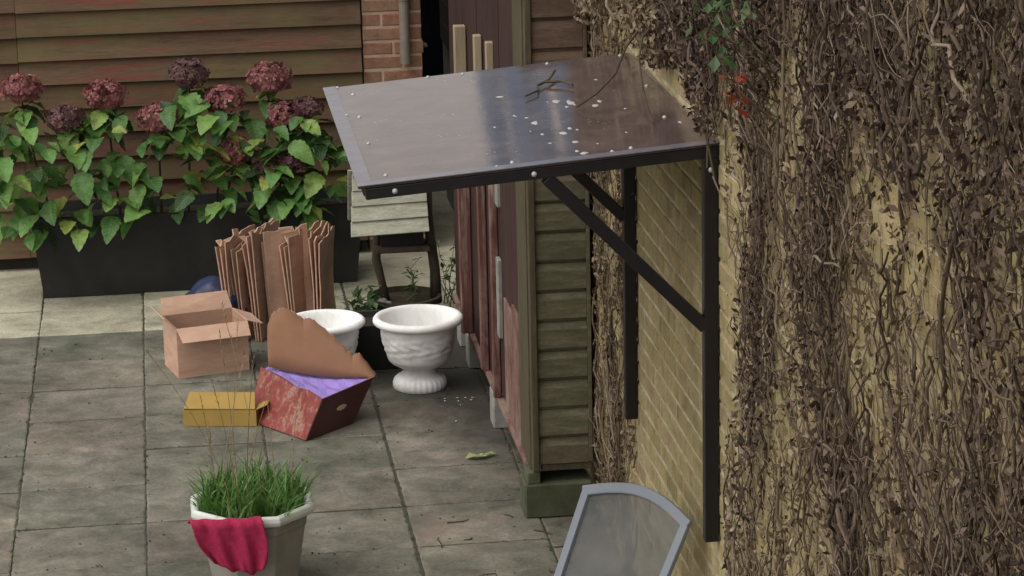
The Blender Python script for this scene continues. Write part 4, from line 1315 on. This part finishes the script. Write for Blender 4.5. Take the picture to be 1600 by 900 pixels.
def leaf_at(c, yaw, pitchd, roll, s):
    link('leaf', r.choice(leaf_me), hy, c, (R(pitchd), R(roll), R(yaw)), s)
for (cx, cy, cz, n) in ((1.00, -0.16, 0.58, 12), (1.02, -0.2, 0.44, 10), (0.80, -0.26, 0.22, 9), (1.02, -0.2, 0.28, 7), (0.92, -0.25, 0.12, 5)):
    for k in range(n):
        leaf_at((cx + r.gauss(0, .05), cy + r.gauss(0, .03), cz + r.gauss(0, .04)), r.uniform(0, 360), r.uniform(-35, 10), r.gauss(0, 15), r.uniform(.75, 1.15))
for hx, hyy, hz, hr, hm in heads:
    for k in range(7):
        leaf_at((hx + r.gauss(0, .03), hyy + r.gauss(0, .03), hz - hr * .8 - r.uniform(0, .10)), k * 51 + r.gauss(0, 12), r.uniform(-30, 5), r.gauss(0, 12), r.uniform(.8, 1.15))
for k in range(280):
    x = r.uniform(-1.0, 1.0)
    ztop = 0.80 + 0.10 * math.sin(x * 5 + 1)
    zc = r.uniform(0.04, 1.0) ** 0.8 * ztop
    leaf_at((x, r.uniform(-0.26, 0.0) - 0.05 * (1 - zc), zc), r.gauss(180, 70), r.uniform(-45, 10), r.gauss(0, 15), r.uniform(.8, 1.3))

# ------------------------------------------------------------------ litter on the paving
lf = MB()
r = random.Random(9)
cl = [(-.075, -.01), (-.05, .03), (-.015, .012), (.005, .05), (.02, .02), (.06, .045), (.085, .03), (.05, .0), (.02, -.03), (-.03, -.035)]
P = [Vector((x, y, 0.006 + 0.02 * abs(math.sin(x * 40)))) for x, y in cl]
lf.add(P + [Vector((0, 0, 0.012))], [(k, (k + 1) % len(cl), len(cl)) for k in range(len(cl))])
o = lf.build('fallen_leaf', M['lime_leaf'], smooth=False)
o.location = (0.434, 0.67, 0)
tag(o, 'single pale green leaf lying on the paving by the shed', 'leaf')
lt = MB()
for _ in range(11):
    c = Vector((0.43 + r.gauss(0, .07), 1.62 + r.gauss(0, .14), 0.004))
    s = r.uniform(.004, .012)
    a = r.uniform(0, 6.28)
    lt.add([c + Vector((math.cos(a + k * 1.4) * s, math.sin(a + k * 1.4) * s * 1.2, r.uniform(0, .004))) for k in range(4)], [(0, 1, 2, 3)])
o = lt.build('petal_litter', M['white_plastic'])
tag(o, 'scatter of pale crumbs on the paving between urn and shed', 'litter', kind='stuff')
tg = MB()
for _ in range(12):
    c = Vector((r.uniform(.05, .75), r.uniform(-1.2, -.2), 0.006))
    a = r.uniform(0, 6.28)
    L = r.uniform(.04, .16)
    pts = [c]
    for k in range(4):
        a += r.gauss(0, .5)
        pts.append(pts[-1] + Vector((math.cos(a), math.sin(a), 0)) * L / 4)
    tg.tube(pts, [.0035, .003, .003, .0025, .002], 4)
o = tg.build('twig_litter', M['bark'])
tag(o, 'scatter of small dark twigs on the paving in front of the shed', 'litter', kind='stuff')

gr = MB()
r = random.Random(77)
for _ in range(1500):
    if r.random() < 0.6:      # gathered in the joints and along the walls
        if r.random() < 0.5:
            c = Vector((round(r.uniform(-5, 1)) * SX + r.gauss(0, .008), r.uniform(-3.5, 3), 0))
        else:
            c = Vector((r.uniform(-3, .8), round(r.uniform(-6, 5)) * SY + 0.03 + r.gauss(0, .008), 0))
    else:
        c = Vector((r.uniform(-2.2, .8), r.uniform(-3, 3.2), 0))
    if c.x > 0.84:
        continue
    s_g = r.choice((.002, .003, .003, .005, .007))
    c.z = 0.001
    a = r.uniform(0, 6.28)
    b3 = [c + Vector((math.cos(a + k * 2.1) * s_g * r.uniform(.7, 1.8), math.sin(a + k * 2.1) * s_g * r.uniform(.7, 1.8), 0)) for k in range(3)]
    gr.add(b3 + [c + Vector((0, 0, s_g * r.uniform(.5, 1.1)))], [(0, 1, 3), (1, 2, 3), (2, 0, 3)])
o = gr.build('grit', M['grit'], fix=False)
tag(o, 'dark grit and crumbs scattered over the paving and its joints', 'litter', kind='stuff')
